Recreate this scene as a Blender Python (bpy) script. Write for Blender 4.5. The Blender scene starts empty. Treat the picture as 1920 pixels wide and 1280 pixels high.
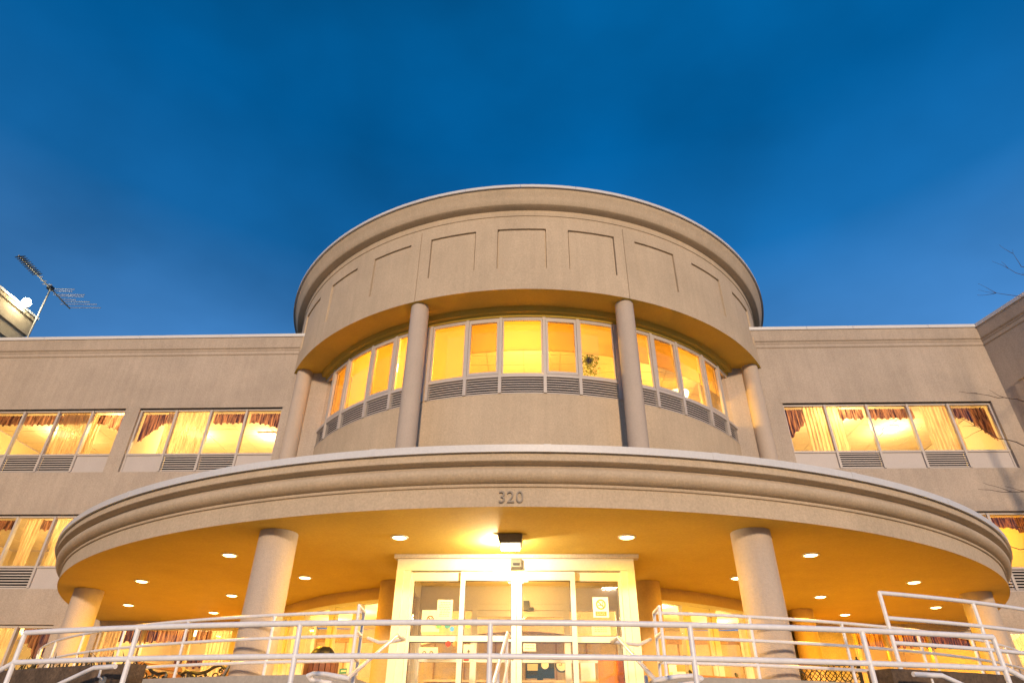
import bpy, bmesh, math, random
from mathutils import Vector, Matrix
rad = math.radians
sin, cos, pi = math.sin, math.cos, math.pi
random.seed(7)
sc = bpy.context.scene
COL = sc.collection

# ------------------------------------------------------------------ camera
cam = bpy.data.cameras.new('camera')
cam.sensor_width = 36.0
cam.lens = 1186.3 / 1920 * 36
cam.clip_end = 3000
camo = bpy.data.objects.new('camera', cam)
COL.objects.link(camo)
P_, RO, YA = 0.564795, 0.0112, 0.0458
fw = Vector((-sin(YA) * cos(P_), cos(YA) * cos(P_), sin(P_)))
r0 = Vector((cos(YA), sin(YA), 0))
u0 = r0.cross(fw)
rr = r0 * cos(RO) + u0 * sin(RO)
uu = -r0 * sin(RO) + u0 * cos(RO)
mw = Matrix((rr, uu, -fw)).transposed().to_4x4()
mw.translation = Vector((0.441, -24.0, 0.0))
camo.matrix_world = mw
sc.camera = camo

# ------------------------------------------------------------------ world and sun (dusk)
SUN_AZ, SUN_EL = 6.0, 13.0        # degrees to the right of the view, and up
w = bpy.data.worlds.new("World")
sc.world = w
w.use_nodes = True
nt = w.node_tree
nt.nodes.clear()
N = nt.nodes.new
out = N('ShaderNodeOutputWorld')
addn = N('ShaderNodeAddShader')
bg1 = N('ShaderNodeBackground')
bg2 = N('ShaderNodeBackground')
sky = N('ShaderNodeTexSky')
sky.sky_type = 'NISHITA'
sky.sun_disc = False
sky.sun_elevation = rad(SUN_EL)
sky.sun_rotation = rad(180 - SUN_AZ)
tint = N('ShaderNodeMix'); tint.data_type = 'RGBA'; tint.blend_type = 'MULTIPLY'
tint.inputs[0].default_value = 1.0
tint.inputs[7].default_value = (0.02, 0.25, 0.50, 1)
nt.links.new(sky.outputs[0], tint.inputs[6])
nt.links.new(tint.outputs[2], bg1.inputs[0])
bg1.inputs[1].default_value = 0.05
tc = N('ShaderNodeTexCoord')
sep = N('ShaderNodeSeparateXYZ')
nt.links.new(tc.outputs['Generated'], sep.inputs[0])
ramp = N('ShaderNodeValToRGB')
cr = ramp.color_ramp
cr.elements[0].position = 0.0
cr.elements[0].color = (0.16, 0.27, 0.52, 1)
cr.elements[1].position = 1.0
cr.elements[1].color = (0.0, 0.105, 0.34, 1)
for pos, c in ((0.30, (0.10, 0.25, 0.54, 1)), (0.52, (0.050, 0.205, 0.50, 1)), (0.62, (0.008, 0.130, 0.37, 1)), (0.75, (0.0, 0.108, 0.33, 1)), (0.86, (0.0, 0.122, 0.36, 1))):
    e = cr.elements.new(pos); e.color = c
nt.links.new(sep.outputs[2], ramp.inputs[0])
mp = N('ShaderNodeMapping')
mp.inputs['Scale'].default_value = (1.0, 1.0, 1.6)
mp.inputs['Location'].default_value = (3.1, 0.4, 1.7)
nt.links.new(tc.outputs['Generated'], mp.inputs[0])
nz = N('ShaderNodeTexNoise')
nz.inputs['Scale'].default_value = 2.4
nz.inputs['Detail'].default_value = 5.0
nz.inputs['Roughness'].default_value = 0.45
nz.inputs['Distortion'].default_value = 0.0
nt.links.new(mp.outputs[0], nz.inputs['Vector'])
cl = N('ShaderNodeMapRange')
cl.inputs['From Min'].default_value = 0.30
cl.inputs['From Max'].default_value = 0.72
cl.inputs['To Min'].default_value = 0.58
cl.inputs['To Max'].default_value = 1.22
nt.links.new(nz.outputs[0], cl.inputs[0])
cm = N('ShaderNodeMix'); cm.data_type = 'RGBA'; cm.blend_type = 'MULTIPLY'
cm.inputs[0].default_value = 1.0
nt.links.new(ramp.outputs[0], cm.inputs[6])
nt.links.new(cl.outputs[0], cm.inputs[7])
nt.links.new(cm.outputs[2], bg2.inputs[0])
bg2.inputs[1].default_value = 0.93
nt.links.new(bg1.outputs[0], addn.inputs[0])
nt.links.new(bg2.outputs[0], addn.inputs[1])
nt.links.new(addn.outputs[0], out.inputs[0])

sl = bpy.data.lights.new('sun', 'SUN')
sl.energy = 3.35
sl.angle = rad(4.0)
sl.color = (1.0, 0.72, 0.47)
so = bpy.data.objects.new('sun', sl)
COL.objects.link(so)
so.location = (20, -60, 30)
sd = Vector((-sin(rad(SUN_AZ)) * cos(rad(SUN_EL)), cos(rad(SUN_AZ)) * cos(rad(SUN_EL)), -sin(rad(SUN_EL))))
so.rotation_euler = sd.to_track_quat('-Z', 'Y').to_euler()

sc.view_settings.view_transform = 'Standard'
sc.view_settings.look = 'None'
sc.view_settings.exposure = 0.0
sc.view_settings.gamma = 1.0
sc.view_settings.use_curve_mapping = False
sc.render.engine = 'CYCLES'
sc.cycles.use_denoising = True
sc.cycles.max_bounces = 8
sc.cycles.transparent_max_bounces = 16
sc.cycles.sample_clamp_indirect = 8.0
WARM = (1.0, 0.60, 0.13)
AMBER = (1.0, 0.49, 0.02)
DRUM = (1.0, 0.55, 0.09)

# ------------------------------------------------------------------ materials
def mat(name, col, rough=0.8, metal=0.0, spec=0.5, bump=0.0, bscale=60.0, var=0.0, vscale=3.0, emit=None, estr=0.0, streak=0.0, trans=0.0):
    m = bpy.data.materials.new(name)
    m.use_nodes = True
    t = m.node_tree
    b = t.nodes['Principled BSDF']
    b.inputs['Base Color'].default_value = (*col, 1)
    b.inputs['Roughness'].default_value = rough
    b.inputs['Metallic'].default_value = metal
    b.inputs['Specular IOR Level'].default_value = spec
    if emit:
        b.inputs['Emission Color'].default_value = (*emit, 1)
        b.inputs['Emission Strength'].default_value = estr
    co = t.nodes.new('ShaderNodeTexCoord')
    geo = t.nodes.new('ShaderNodeNewGeometry')
    if var > 0:
        n1 = t.nodes.new('ShaderNodeTexNoise')
        n1.inputs['Scale'].default_value = vscale
        n1.inputs['Detail'].default_value = 8
        n1.inputs['Roughness'].default_value = 0.62
        t.links.new(geo.outputs['Position'], n1.inputs['Vector'])
        mr = t.nodes.new('ShaderNodeMapRange')
        mr.inputs['From Min'].default_value = 0.3
        mr.inputs['From Max'].default_value = 0.7
        mr.inputs['To Min'].default_value = 1 - var
        mr.inputs['To Max'].default_value = 1 + var * 0.6
        t.links.new(n1.outputs[0], mr.inputs[0])
        last = mr.outputs[0]
        n3 = t.nodes.new('ShaderNodeTexNoise')
        n3.inputs['Scale'].default_value = 26.0
        n3.inputs['Detail'].default_value = 3
        t.links.new(geo.outputs['Position'], n3.inputs['Vector'])
        mr3 = t.nodes.new('ShaderNodeMapRange')
        mr3.inputs['From Min'].default_value = 0.3
        mr3.inputs['From Max'].default_value = 0.7
        mr3.inputs['To Min'].default_value = 1 - var * 1.0
        mr3.inputs['To Max'].default_value = 1 + var * 0.8
        t.links.new(n3.outputs[0], mr3.inputs[0])
        mu = t.nodes.new('ShaderNodeMath'); mu.operation = 'MULTIPLY'
        t.links.new(last, mu.inputs[0]); t.links.new(mr3.outputs[0], mu.inputs[1])
        last = mu.outputs[0]
        if streak > 0:
            mp2 = t.nodes.new('ShaderNodeMapping')
            mp2.inputs['Scale'].default_value = (2.6, 2.6, 0.16)
            t.links.new(geo.outputs['Position'], mp2.inputs[0])
            n4 = t.nodes.new('ShaderNodeTexNoise')
            n4.inputs['Scale'].default_value = 2.2
            n4.inputs['Detail'].default_value = 6
            t.links.new(mp2.outputs[0], n4.inputs['Vector'])
            mr4 = t.nodes.new('ShaderNodeMapRange')
            mr4.inputs['From Min'].default_value = 0.35
            mr4.inputs['From Max'].default_value = 0.65
            mr4.inputs['To Min'].default_value = 1 - streak
            mr4.inputs['To Max'].default_value = 1 + streak * 0.5
            t.links.new(n4.outputs[0], mr4.inputs[0])
            mu2 = t.nodes.new('ShaderNodeMath'); mu2.operation = 'MULTIPLY'
            t.links.new(last, mu2.inputs[0]); t.links.new(mr4.outputs[0], mu2.inputs[1])
            last = mu2.outputs[0]
        mx = t.nodes.new('ShaderNodeMix'); mx.data_type = 'RGBA'; mx.blend_type = 'MULTIPLY'
        mx.inputs[0].default_value = 1
        mx.inputs[6].default_value = (*col, 1)
        t.links.new(last, mx.inputs[7])
        t.links.new(mx.outputs[2], b.inputs['Base Color'])
    if bump > 0:
        n2 = t.nodes.new('ShaderNodeTexNoise')
        n2.inputs['Scale'].default_value = bscale
        n2.inputs['Detail'].default_value = 4
        t.links.new(geo.outputs['Position'], n2.inputs['Vector'])
        bp = t.nodes.new('ShaderNodeBump')
        bp.inputs['Strength'].default_value = bump
        bp.inputs['Distance'].default_value = 0.02
        t.links.new(n2.outputs[0], bp.inputs['Height'])
        t.links.new(bp.outputs[0], b.inputs['Normal'])
    return m

def glass(name, tintc=(1, 1, 1), base=0.06):
    m = bpy.data.materials.new(name)
    m.use_nodes = True
    t = m.node_tree
    t.nodes.clear()
    o = t.nodes.new('ShaderNodeOutputMaterial')
    mx = t.nodes.new('ShaderNodeMixShader')
    tr = t.nodes.new('ShaderNodeBsdfTransparent')
    tr.inputs[0].default_value = (*tintc, 1)
    gl = t.nodes.new('ShaderNodeBsdfGlossy')
    gl.inputs['Roughness'].default_value = 0.02
    lw = t.nodes.new('ShaderNodeLayerWeight')
    lw.inputs[0].default_value = 0.5
    p5 = t.nodes.new('ShaderNodeMath'); p5.operation = 'POWER'
    p5.inputs[1].default_value = 4.5
    t.links.new(lw.outputs['Facing'], p5.inputs[0])
    ma = t.nodes.new('ShaderNodeMath'); ma.operation = 'MULTIPLY_ADD'
    ma.inputs[1].default_value = 0.9
    ma.inputs[2].default_value = 0.035
    t.links.new(p5.outputs[0], ma.inputs[0])
    t.links.new(ma.outputs[0], mx.inputs[0])
    t.links.new(tr.outputs[0], mx.inputs[1])
    t.links.new(gl.outputs[0], mx.inputs[2])
    t.links.new(mx.outputs[0], o.inputs[0])
    return m

def cloth(name, col, transl, alpha=1.0, stripes=None):
    m = bpy.data.materials.new(name)
    m.use_nodes = True
    t = m.node_tree
    t.nodes.clear()
    o = t.nodes.new('ShaderNodeOutputMaterial')
    d = t.nodes.new('ShaderNodeBsdfDiffuse')
    tl = t.nodes.new('ShaderNodeBsdfTranslucent')
    d.inputs[0].default_value = (*col, 1)
    tl.inputs[0].default_value = (*transl, 1)
    if stripes:
        geo = t.nodes.new('ShaderNodeNewGeometry')
        mp = t.nodes.new('ShaderNodeMapping')
        mp.inputs['Scale'].default_value = (1, 1, 0.12)
        t.links.new(geo.outputs['Position'], mp.inputs[0])
        n = t.nodes.new('ShaderNodeTexNoise')
        n.inputs['Scale'].default_value = 16
        n.inputs['Detail'].default_value = 5
        t.links.new(mp.outputs[0], n.inputs['Vector'])
        rp = t.nodes.new('ShaderNodeValToRGB')
        rp.color_ramp.elements[0].position = 0.38
        rp.color_ramp.elements[1].position = 0.64
        rp.color_ramp.elements[0].color = (*stripes[0], 1)
        rp.color_ramp.elements[1].color = (*stripes[1], 1)
        t.links.new(n.outputs[0], rp.inputs[0])
        t.links.new(rp.outputs[0], d.inputs[0])
        t.links.new(rp.outputs[0], tl.inputs[0])
    mx = t.nodes.new('ShaderNodeMixShader')
    mx.inputs[0].default_value = 0.86
    t.links.new(d.outputs[0], mx.inputs[1])
    t.links.new(tl.outputs[0], mx.inputs[2])
    last = mx.outputs[0]
    if alpha < 1:
        tp = t.nodes.new('ShaderNodeBsdfTransparent')
        m2 = t.nodes.new('ShaderNodeMixShader')
        m2.inputs[0].default_value = alpha
        t.links.new(tp.outputs[0], m2.inputs[1])
        t.links.new(last, m2.inputs[2])
        last = m2.outputs[0]
    t.links.new(last, o.inputs[0])
    return m

def emis(name, col, s):
    m = bpy.data.materials.new(name)
    m.use_nodes = True
    t = m.node_tree
    t.nodes.clear()
    o = t.nodes.new('ShaderNodeOutputMaterial')
    e = t.nodes.new('ShaderNodeEmission')
    e.inputs[0].default_value = (*col, 1)
    e.inputs[1].default_value = s
    t.links.new(e.outputs[0], o.inputs[0])
    return m

M = {}
M['stucco'] = mat('stucco', (0.53, 0.425, 0.302), 0.92, bump=0.5, bscale=60, var=0.105, vscale=0.8, streak=0.045)
M['wingstucco_dim'] = mat('wing_stucco_dim', (0.45, 0.375, 0.305), 0.92, bump=0.5, bscale=60, var=0.13, vscale=0.7, streak=0.06)  # greyer copy of the stucco, dimmer light on the wings put in its colour
M['column'] = mat('column_stucco', (0.49, 0.41, 0.34), 0.92, bump=0.5, bscale=55, var=0.05, vscale=1.6, streak=0.03)
M['ceiling'] = mat('soffit_plaster', (0.52, 0.35, 0.05), 0.9, bump=0.2, bscale=50, var=0.07, vscale=1.2)  # on the drum soffit and lintel this gold holds painted window glow
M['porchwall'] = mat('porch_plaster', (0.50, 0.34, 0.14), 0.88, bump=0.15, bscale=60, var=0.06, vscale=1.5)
M['coping'] = mat('coping_metal', (0.62, 0.62, 0.62), 0.42, 0.0, var=0.05, vscale=1.0, bump=0.03, bscale=6)
M['frame'] = mat('window_frame_metal', (0.50, 0.45, 0.41), 0.45, var=0.05, vscale=4)
M['doorframe'] = mat('door_frame_metal', (0.60, 0.57, 0.49), 0.42, var=0.04, vscale=4)
M['panel'] = mat('spandrel_panel', (0.50, 0.45, 0.42), 0.5, var=0.05, vscale=2)
M['louver'] = mat('louver_metal', (0.58, 0.52, 0.47), 0.5, var=0.05, vscale=5)
M['dark'] = mat('dark_void', (0.015, 0.012, 0.012), 0.9, var=0.1)
M['rail'] = mat('white_rail_paint', (0.80, 0.79, 0.80), 0.32, var=0.05, vscale=6, bump=0.05, bscale=30)
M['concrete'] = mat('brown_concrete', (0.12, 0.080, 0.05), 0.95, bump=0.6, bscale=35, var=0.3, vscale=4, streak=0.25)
M['paving'] = mat('paving_concrete', (0.40, 0.36, 0.31), 0.9, bump=0.2, bscale=30, var=0.1)
M['roofing'] = mat('light_roofing', (0.50, 0.42, 0.30), 0.9, bump=0.3, bscale=30, var=0.1)  # unseen roof made pale to bounce light onto the drum soffit
M['bounce_forecourt'] = mat('forecourt_bounce', (0.50, 0.38, 0.22), 0.9, bump=0.2, bscale=20, var=0.12, vscale=0.6)  # tan deepened so the ground bounce turns warmer
M['asphalt'] = mat('asphalt', (0.05, 0.05, 0.052), 0.95, bump=0.4, bscale=40, var=0.2)
M['iron'] = mat('black_cast_iron', (0.012, 0.012, 0.013), 0.42, var=0.2, vscale=20)
M['wood'] = mat('bench_wood', (0.25, 0.11, 0.045), 0.55, var=0.25, vscale=9)
M['binwood'] = mat('bin_wood', (0.16, 0.055, 0.03), 0.6, var=0.25, vscale=9)
M['bronze'] = mat('bronze_housing', (0.14, 0.11, 0.075), 0.5, 0.3, var=0.1)
M['digit'] = mat('digit_metal', (0.21, 0.17, 0.13), 0.5, 0.0, var=0.1)
M['alum'] = mat('aluminium', (0.22, 0.22, 0.21), 0.5, 0.2, var=0.05)
M['blackplastic'] = mat('black_plastic', (0.015, 0.015, 0.02), 0.4, var=0.1)
M['glass'] = glass('glazing')
M['room'] = mat('room_paint', (0.72, 0.60, 0.40), 0.9, var=0.05)
M['tile'] = mat('ceiling_tile', (0.74, 0.66, 0.50), 0.95, var=0.06, vscale=8, bump=0.1)
M['tbar'] = mat('ceiling_grid', (0.62, 0.52, 0.36), 0.7, var=0.05)
M['lobbywall'] = mat('lobby_panelling', (0.66, 0.50, 0.32), 0.7, var=0.12, vscale=5)
M['lobbywood'] = mat('lobby_wood', (0.45, 0.25, 0.10), 0.5, var=0.2, vscale=7)
M['sheer'] = cloth('sheer_curtain', (0.70, 0.60, 0.48), (0.75, 0.55, 0.30), 0.9, ((0.62, 0.46, 0.28), (0.86, 0.72, 0.48)))
M['valance'] = cloth('valance_cloth', (0.2, 0.1, 0.1), (0.2, 0.1, 0.1), 1.0, ((0.06, 0.022, 0.028), (0.55, 0.30, 0.20)))
M['shade'] = cloth('roller_shade', (0.62, 0.55, 0.38), (0.80, 0.66, 0.34))
M['screenglass'] = glass('screened_glazing', (0.84, 0.80, 0.70))
M['leaf'] = cloth('leaf', (0.10, 0.14, 0.015), (0.28, 0.36, 0.025))
M['bark'] = mat('bark', (0.085, 0.058, 0.045), 0.9, bump=0.4, var=0.3, vscale=15)
M['grassblade'] = mat('dry_blade', (0.06, 0.045, 0.015), 0.8, var=0.3, vscale=12)
M['lens'] = emis('downlight_lens', (1.0, 0.74, 0.30), 16.0)
M['lens_door'] = emis('floodlight_lens', (1.0, 0.86, 0.55), 30.0)
M['lamp'] = emis('ceiling_lamp_bowl', (1.0, 0.80, 0.42), 5.0)
M['tube'] = emis('fluorescent_tube', (1.0, 0.90, 0.62), 7.0)
M['flood'] = emis('roof_floodlight_lens', (1.0, 0.98, 0.72), 90.0)
M['paper'] = mat('paper', (0.62, 0.55, 0.38), 0.8, var=0.03)
M['white'] = mat('white_card', (0.85, 0.82, 0.74), 0.7, var=0.03)
M['ink'] = mat('ink', (0.10, 0.08, 0.06), 0.7, var=0.1)
M['red'] = mat('red_print', (0.45, 0.025, 0.015), 0.6, var=0.05)
M['orange'] = mat('orange_print', (0.70, 0.22, 0.05), 0.6, var=0.05)
M['blue'] = mat('blue_print', (0.05, 0.25, 0.50), 0.6, var=0.05)
M['teal'] = mat('teal_print', (0.04, 0.22, 0.20), 0.6, var=0.05)
M['green'] = mat('green_print', (0.12, 0.35, 0.10), 0.6, var=0.05)
M['yellow'] = mat('yellow_print', (0.75, 0.50, 0.05), 0.6, var=0.05)
M['orangebag'] = mat('orange_bag_paper', (0.72, 0.22, 0.03), 0.7, var=0.1, vscale=14)
M['tissue'] = mat('tissue_paper', (0.8, 0.55, 0.42), 0.9, var=0.1, vscale=20)
M['duskstucco'] = mat('far_stucco', (0.42, 0.33, 0.22), 0.92, bump=0.3, bscale=40, var=0.12)

# ------------------------------------------------------------------ mesh helpers
class MB:
    def __init__(s):
        s.v = []; s.f = []
    def add(s, vs, fs):
        k = len(s.v)
        s.v += [tuple(v) for v in vs]
        s.f += [tuple(i + k for i in f) for f in fs]
    def box(s, x0, x1, y0, y1, z0, z1, M4=None):
        vs = [Vector((x, y, z)) for z in (z0, z1) for (x, y) in ((x0, y0), (x1, y0), (x1, y1), (x0, y1))]
        if M4: vs = [M4 @ v for v in vs]
        s.add(vs, [(0, 3, 2, 1), (4, 5, 6, 7), (0, 1, 5, 4), (1, 2, 6, 5), (2, 3, 7, 6), (3, 0, 4, 7)])
        return s
    def tube(s, pts, r, n=8, caps=True):
        pts = [Vector(p) for p in pts]
        rs = r if isinstance(r, (list, tuple)) else [r] * len(pts)
        t = (pts[1] - pts[0]).normalized()
        up = Vector((0, 0, 1)) if abs(t.z) < 0.9 else Vector((1, 0, 0))
        nx = t.cross(up).normalized()
        rings = []
        for i, p in enumerate(pts):
            a = (pts[i] - pts[i - 1]).normalized() if i else t
            b = (pts[i + 1] - pts[i]).normalized() if i < len(pts) - 1 else a
            tt = (a + b)
            tt = tt.normalized() if tt.length > 1e-6 else a
            nx = (nx - tt * nx.dot(tt)).normalized()
            ny = tt.cross(nx)
            k = 1 / max(0.5, math.sqrt(max(0.0, (1 + a.dot(b)) / 2)))
            rings.append([p + (nx * cos(2 * pi * j / n) + ny * sin(2 * pi * j / n)) * rs[i] * (k if 0 < i < len(pts) - 1 else 1) for j in range(n)])
        vs = [v for rg in rings for v in rg]
        fs = []
        for i in range(len(pts) - 1):
            for j in range(n):
                fs.append((i * n + j, i * n + (j + 1) % n, (i + 1) * n + (j + 1) % n, (i + 1) * n + j))
        if caps:
            fs.append(tuple(range(n))[::-1])
            fs.append(tuple((len(pts) - 1) * n + j for j in range(n)))
        s.add(vs, fs)
        return s
    def lathe(s, prof, a0, a1, n, c=(0, 0), ends=True, closed=False):
        m = len(prof)
        vs = []
        for i in range(n + 1):
            a = rad(a0 + (a1 - a0) * i / n)
            for (r, z) in prof:
                vs.append((c[0] + r * sin(a), c[1] - r * cos(a), z))
        fs = []
        for i in range(n):
            for j in range(m if closed else m - 1):
                j2 = (j + 1) % m
                fs.append((i * m + j, (i + 1) * m + j, (i + 1) * m + j2, i * m + j2))
        if ends and closed:
            fs.append(tuple(range(m)))
            fs.append(tuple(n * m + j for j in range(m))[::-1])
        s.add(vs, fs)
        return s
    def cyl(s, x, y, r, z0, z1, n=32, r1=None):
        r1 = r if r1 is None else r1
        vs = [(x + r * cos(2 * pi * j / n), y + r * sin(2 * pi * j / n), z0) for j in range(n)]
        vs += [(x + r1 * cos(2 * pi * j / n), y + r1 * sin(2 * pi * j / n), z1) for j in range(n)]
        fs = [(j, (j + 1) % n, n + (j + 1) % n, n + j) for j in range(n)]
        fs += [tuple(range(n))[::-1], tuple(range(n, 2 * n))]
        s.add(vs, fs)
        return s
    def mesh(s, name, m, smooth=False, recalc=True):
        me = bpy.data.meshes.new(name)
        me.from_pydata(s.v, [], s.f)
        if recalc:
            bm = bmesh.new(); bm.from_mesh(me)
            bmesh.ops.recalc_face_normals(bm, faces=bm.faces)
            bm.to_mesh(me); bm.free()
        me.materials.append(m)
        if smooth:
            for p in me.polygons: p.use_smooth = True
            try: me.set_sharp_from_angle(angle=rad(38))
            except Exception: pass
        return me
    def build(s, name, m, parent=None, smooth=False, **k):
        return place(s.mesh(name, m, smooth), name, parent, **k)

def place(me, name, parent=None, loc=None, rotz=None, scale=None, label=None):
    o = bpy.data.objects.new(name, me)
    COL.objects.link(o)
    if parent:
        o.parent = parent
        if parent.get('_w'):
            o.matrix_parent_inverse = Matrix.Translation(-parent.location)
    if loc is not None: o.location = loc
    if rotz is not None: o.rotation_euler = (0, 0, rotz)
    if scale is not None: o.scale = scale
    if label: o['label'] = label
    return o

def thing(name, label, cat, loc=(0, 0, 0), rotz=0, group=None, world=False):
    o = bpy.data.objects.new(name, None)
    COL.objects.link(o)
    o.empty_display_size = 0.2
    o.location = loc
    o.rotation_euler = (0, 0, rotz)
    o['label'] = label; o['category'] = cat
    if group: o['group'] = group
    if world: o['_w'] = 1
    return o

def tag(o, label, cat, group=None):
    o['label'] = label; o['category'] = cat
    if group: o['group'] = group
    return o

def struct(o):
    o['kind'] = 'structure'
    return o

def lamp(name, kind, loc, energy, color, parent=None, size=0.1, direction=None, spot=None):
    l = bpy.data.lights.new(name, kind)
    l.energy = energy
    l.color = color
    if kind == 'AREA':
        l.shape = 'DISK'; l.size = size
    else:
        l.shadow_soft_size = size
    if kind == 'SPOT':
        l.spot_size = rad(spot or 120); l.spot_blend = 0.6
    o = bpy.data.objects.new(name, l)
    COL.objects.link(o)
    o.location = loc
    if direction is not None:
        o.rotation_euler = Vector(direction).to_track_quat('-Z', 'Y').to_euler()
    if parent:
        o.parent = parent
        if parent.get('_w'):
            o.matrix_parent_inverse = Matrix.Translation(-parent.location)
    return o

def copytree(root, loc=None, rotz=None, label=None, group=None):
    r = root.copy(); COL.objects.link(r)
    if loc is not None: r.location = loc
    if rotz is not None: r.rotation_euler = (0, 0, rotz)
    if label: r['label'] = label
    if group: r['group'] = group
    for ch in root.children:
        c = ch.copy(); COL.objects.link(c); c.parent = r
        for g in ch.children:
            d = g.copy(); COL.objects.link(d); d.parent = c
    return r

def pol(r, a, z=0.0, c=(0, 0)):
    a = rad(a)
    return Vector((c[0] + r * sin(a), c[1] - r * cos(a), z))

def arc(r, a0, a1, z, c, n=24, z1=None):
    return [pol(r, a0 + (a1 - a0) * i / n, z if z1 is None else z + (z1 - z) * i / n, c) for i in range(n + 1)]

GZ = -1.5            # road level
FZ = 0.43            # porch floor
CC = (0.0, -2.558)   # centre of the canopy and porch rings
D0 = (0.0, 0.0)      # centre of the drum
WY = -4.70           # face of the wings

# ------------------------------------------------------------------ ground, porch platform
def annulus(name, r0, r1, a0, a1, z0, z1, m, c=CC, n=60):
    mb = MB()
    mb.lathe([(r0, z0), (r1, z0), (r1, z1), (r0, z1)], a0, a1, n, c, closed=True)
    return mb.build(name, m)

g = MB(); g.add([(-900, -900, GZ), (900, -900, GZ), (900, 900, GZ), (-900, 900, GZ)], [(0, 1, 2, 3)])
struct(g.build('ground', M['asphalt']))
g = MB(); g.add([(-40, -44, GZ + 0.002), (40, -44, GZ + 0.002), (40, -4.8, GZ + 0.002), (-40, -4.8, GZ + 0.002)], [(0, 1, 2, 3)])
struct(g.build('bounce_forecourt', M['bounce_forecourt']))  # added out of view to throw warm light up at the canopy edge
p = MB(); p.lathe([(0.4, GZ + 0.004), (12.5, GZ + 0.004), (12.5, FZ), (0.4, FZ)], -88, 88, 90, CC, closed=True)
struct(p.build('porch_floor', M['paving']))
struct(annulus('stair_landing', 12.51, 15.9, -19.5, 19.5, GZ + 0.004, -0.17, M['paving']))
st = MB()
for i in range(3):
    st.box(-1.62, 1.62, -15.02 - 0.32 * (i + 1), -15.03 - 0.32 * i, -0.168, FZ - 0.15 * (i + 1))
struct(st.build('center_steps', M['paving']))
for s in (-1, 1):
    sm = MB()
    for i in range(7):
        a0 = s * (19.6 + 1.25 * i); a1 = s * (19.6 + 1.25 * (i + 1) - 0.002)
        z = -0.17 - 0.165 * (i + 1)
        sm.lathe([(14.25, GZ + 0.004), (15.9, GZ + 0.004), (15.9, z), (14.25, z)], a0, a1, 3, CC, closed=True)
    struct(sm.build('side_steps', M['paving']))
    struct(annulus('porch_kerb', 12.22, 12.55, s * 9.4, s * 62, FZ + 0.002, 0.725, M['paving']))

# ------------------------------------------------------------------ the building
B = thing('building', 'beige stucco building with a round two storey entrance drum, curved canopy and lit windows', 'building', (0, -4.7, GZ), world=True)

# --- wings: walls with openings
YW = WY + 0.10       # plane of the window frames
def wall_with_holes(x0, x1, z0, z1, y0, y1, holes):
    mb = MB()
    xs = sorted({x0, x1, *[h[0] for h in holes], *[h[1] for h in holes]})
    xs = [x for x in xs if x0 <= x <= x1]
    for a, b in zip(xs[:-1], xs[1:]):
        mid = (a + b) / 2
        hs = sorted((max(h[2], z0), min(h[3], z1)) for h in holes if h[0] < mid < h[1])
        z = z0
        for lo, hi in hs:
            if lo > z: mb.box(a, b, y0, y1, z, lo)
            z = hi
        if z < z1: mb.box(a, b, y0, y1, z, z1)
    return mb

LX = -20.98
holesL = [(-19.8, -13.86, 7.38, 9.69), (-13.36, -8.33, 7.38, 9.69), (-19.8, -13.86, 3.74, 5.98), (-19.2, -13.62, 0.95, 2.76), (-12.25, -8.3, 0.95, 2.72)]
holesR = [(8.62, 15.40, 7.36, 9.66), (8.62, 15.40, 3.72, 6.00), (8.95, 12.25, 0.95, 2.72), (13.2, 15.4, 0.95, 2.72)]
wall_with_holes(LX, -6.0, GZ, 12.02, WY, WY + 0.3, holesL).build('wing_wall', M['wingstucco_dim'], B)
wall_with_holes(6.0, 16.0, GZ, 12.02, WY, WY + 0.3, holesR).build('wing_wall', M['wingstucco_dim'], B)
# roof slabs behind the parapets
for x0, x1 in ((LX, -6.0), (6.0, 26)):
    MB().box(x0, x1, WY + 0.302, 9, 11.6, 11.9).build('roof', M['asphalt'], B)

def cornice_profile():   # (outward, z)
    return [(0.0, 11.80), (0.035, 11.83), (0.035, 11.95), (0.06, 11.975), (0.06, 12.02), (0.10, 12.045), (0.115, 12.07), (0.17, 12.42), (0.17, 12.455), (-0.3, 12.455), (-0.3, 11.80)]
def coping_profile():
    return [(0.16, 12.458), (0.215, 12.458), (0.215, 12.578), (-0.34, 12.60), (-0.34, 12.458)]
def extrude_x(prof, x0, x1, y):
    mb = MB()
    m = len(prof)
    vs = [(x0, y - d, z) for d, z in prof] + [(x1, y - d, z) for d, z in prof]
    fs = [(j, (j + 1) % m, m + (j + 1) % m, m + j) for j in range(m)] + [tuple(range(m)), tuple(range(m, 2 * m))]
    mb.add(vs, fs)
    return mb
def extrude_y(prof, y0, y1, x, s=1):   # outward is -x
    mb = MB()
    m = len(prof)
    vs = [(x - d * s, y0, z) for d, z in prof] + [(x - d * s, y1, z) for d, z in prof]
    fs = [(j, (j + 1) % m, m + (j + 1) % m, m + j) for j in range(m)] + [tuple(range(m)), tuple(range(m, 2 * m))]
    mb.add(vs, fs)
    return mb
XR = 16.0            # face of the projecting right wing
extrude_x([(d + 0.002, z) for d, z in cornice_profile()], LX, -7.4, WY).build('cornice', M['wingstucco_dim'], B)
extrude_x([(d + 0.002, z) for d, z in cornice_profile()], 8.0, XR + 0.25, WY).build('cornice', M['wingstucco_dim'], B)
for a, b in ((-20.98, -17.83), (-17.82, -14.2), (-14.19, -10.75), (-10.74, -8.0)):
    extrude_x(coping_profile(), a, b, WY).build('coping', M['coping'], B)
for a, b in ((8.0, 10.02), (10.03, 11.62), (11.63, 14.22), (14.23, XR + 0.25)):
    extrude_x(coping_profile(), a, b, WY).build('coping', M['coping'], B)
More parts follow.
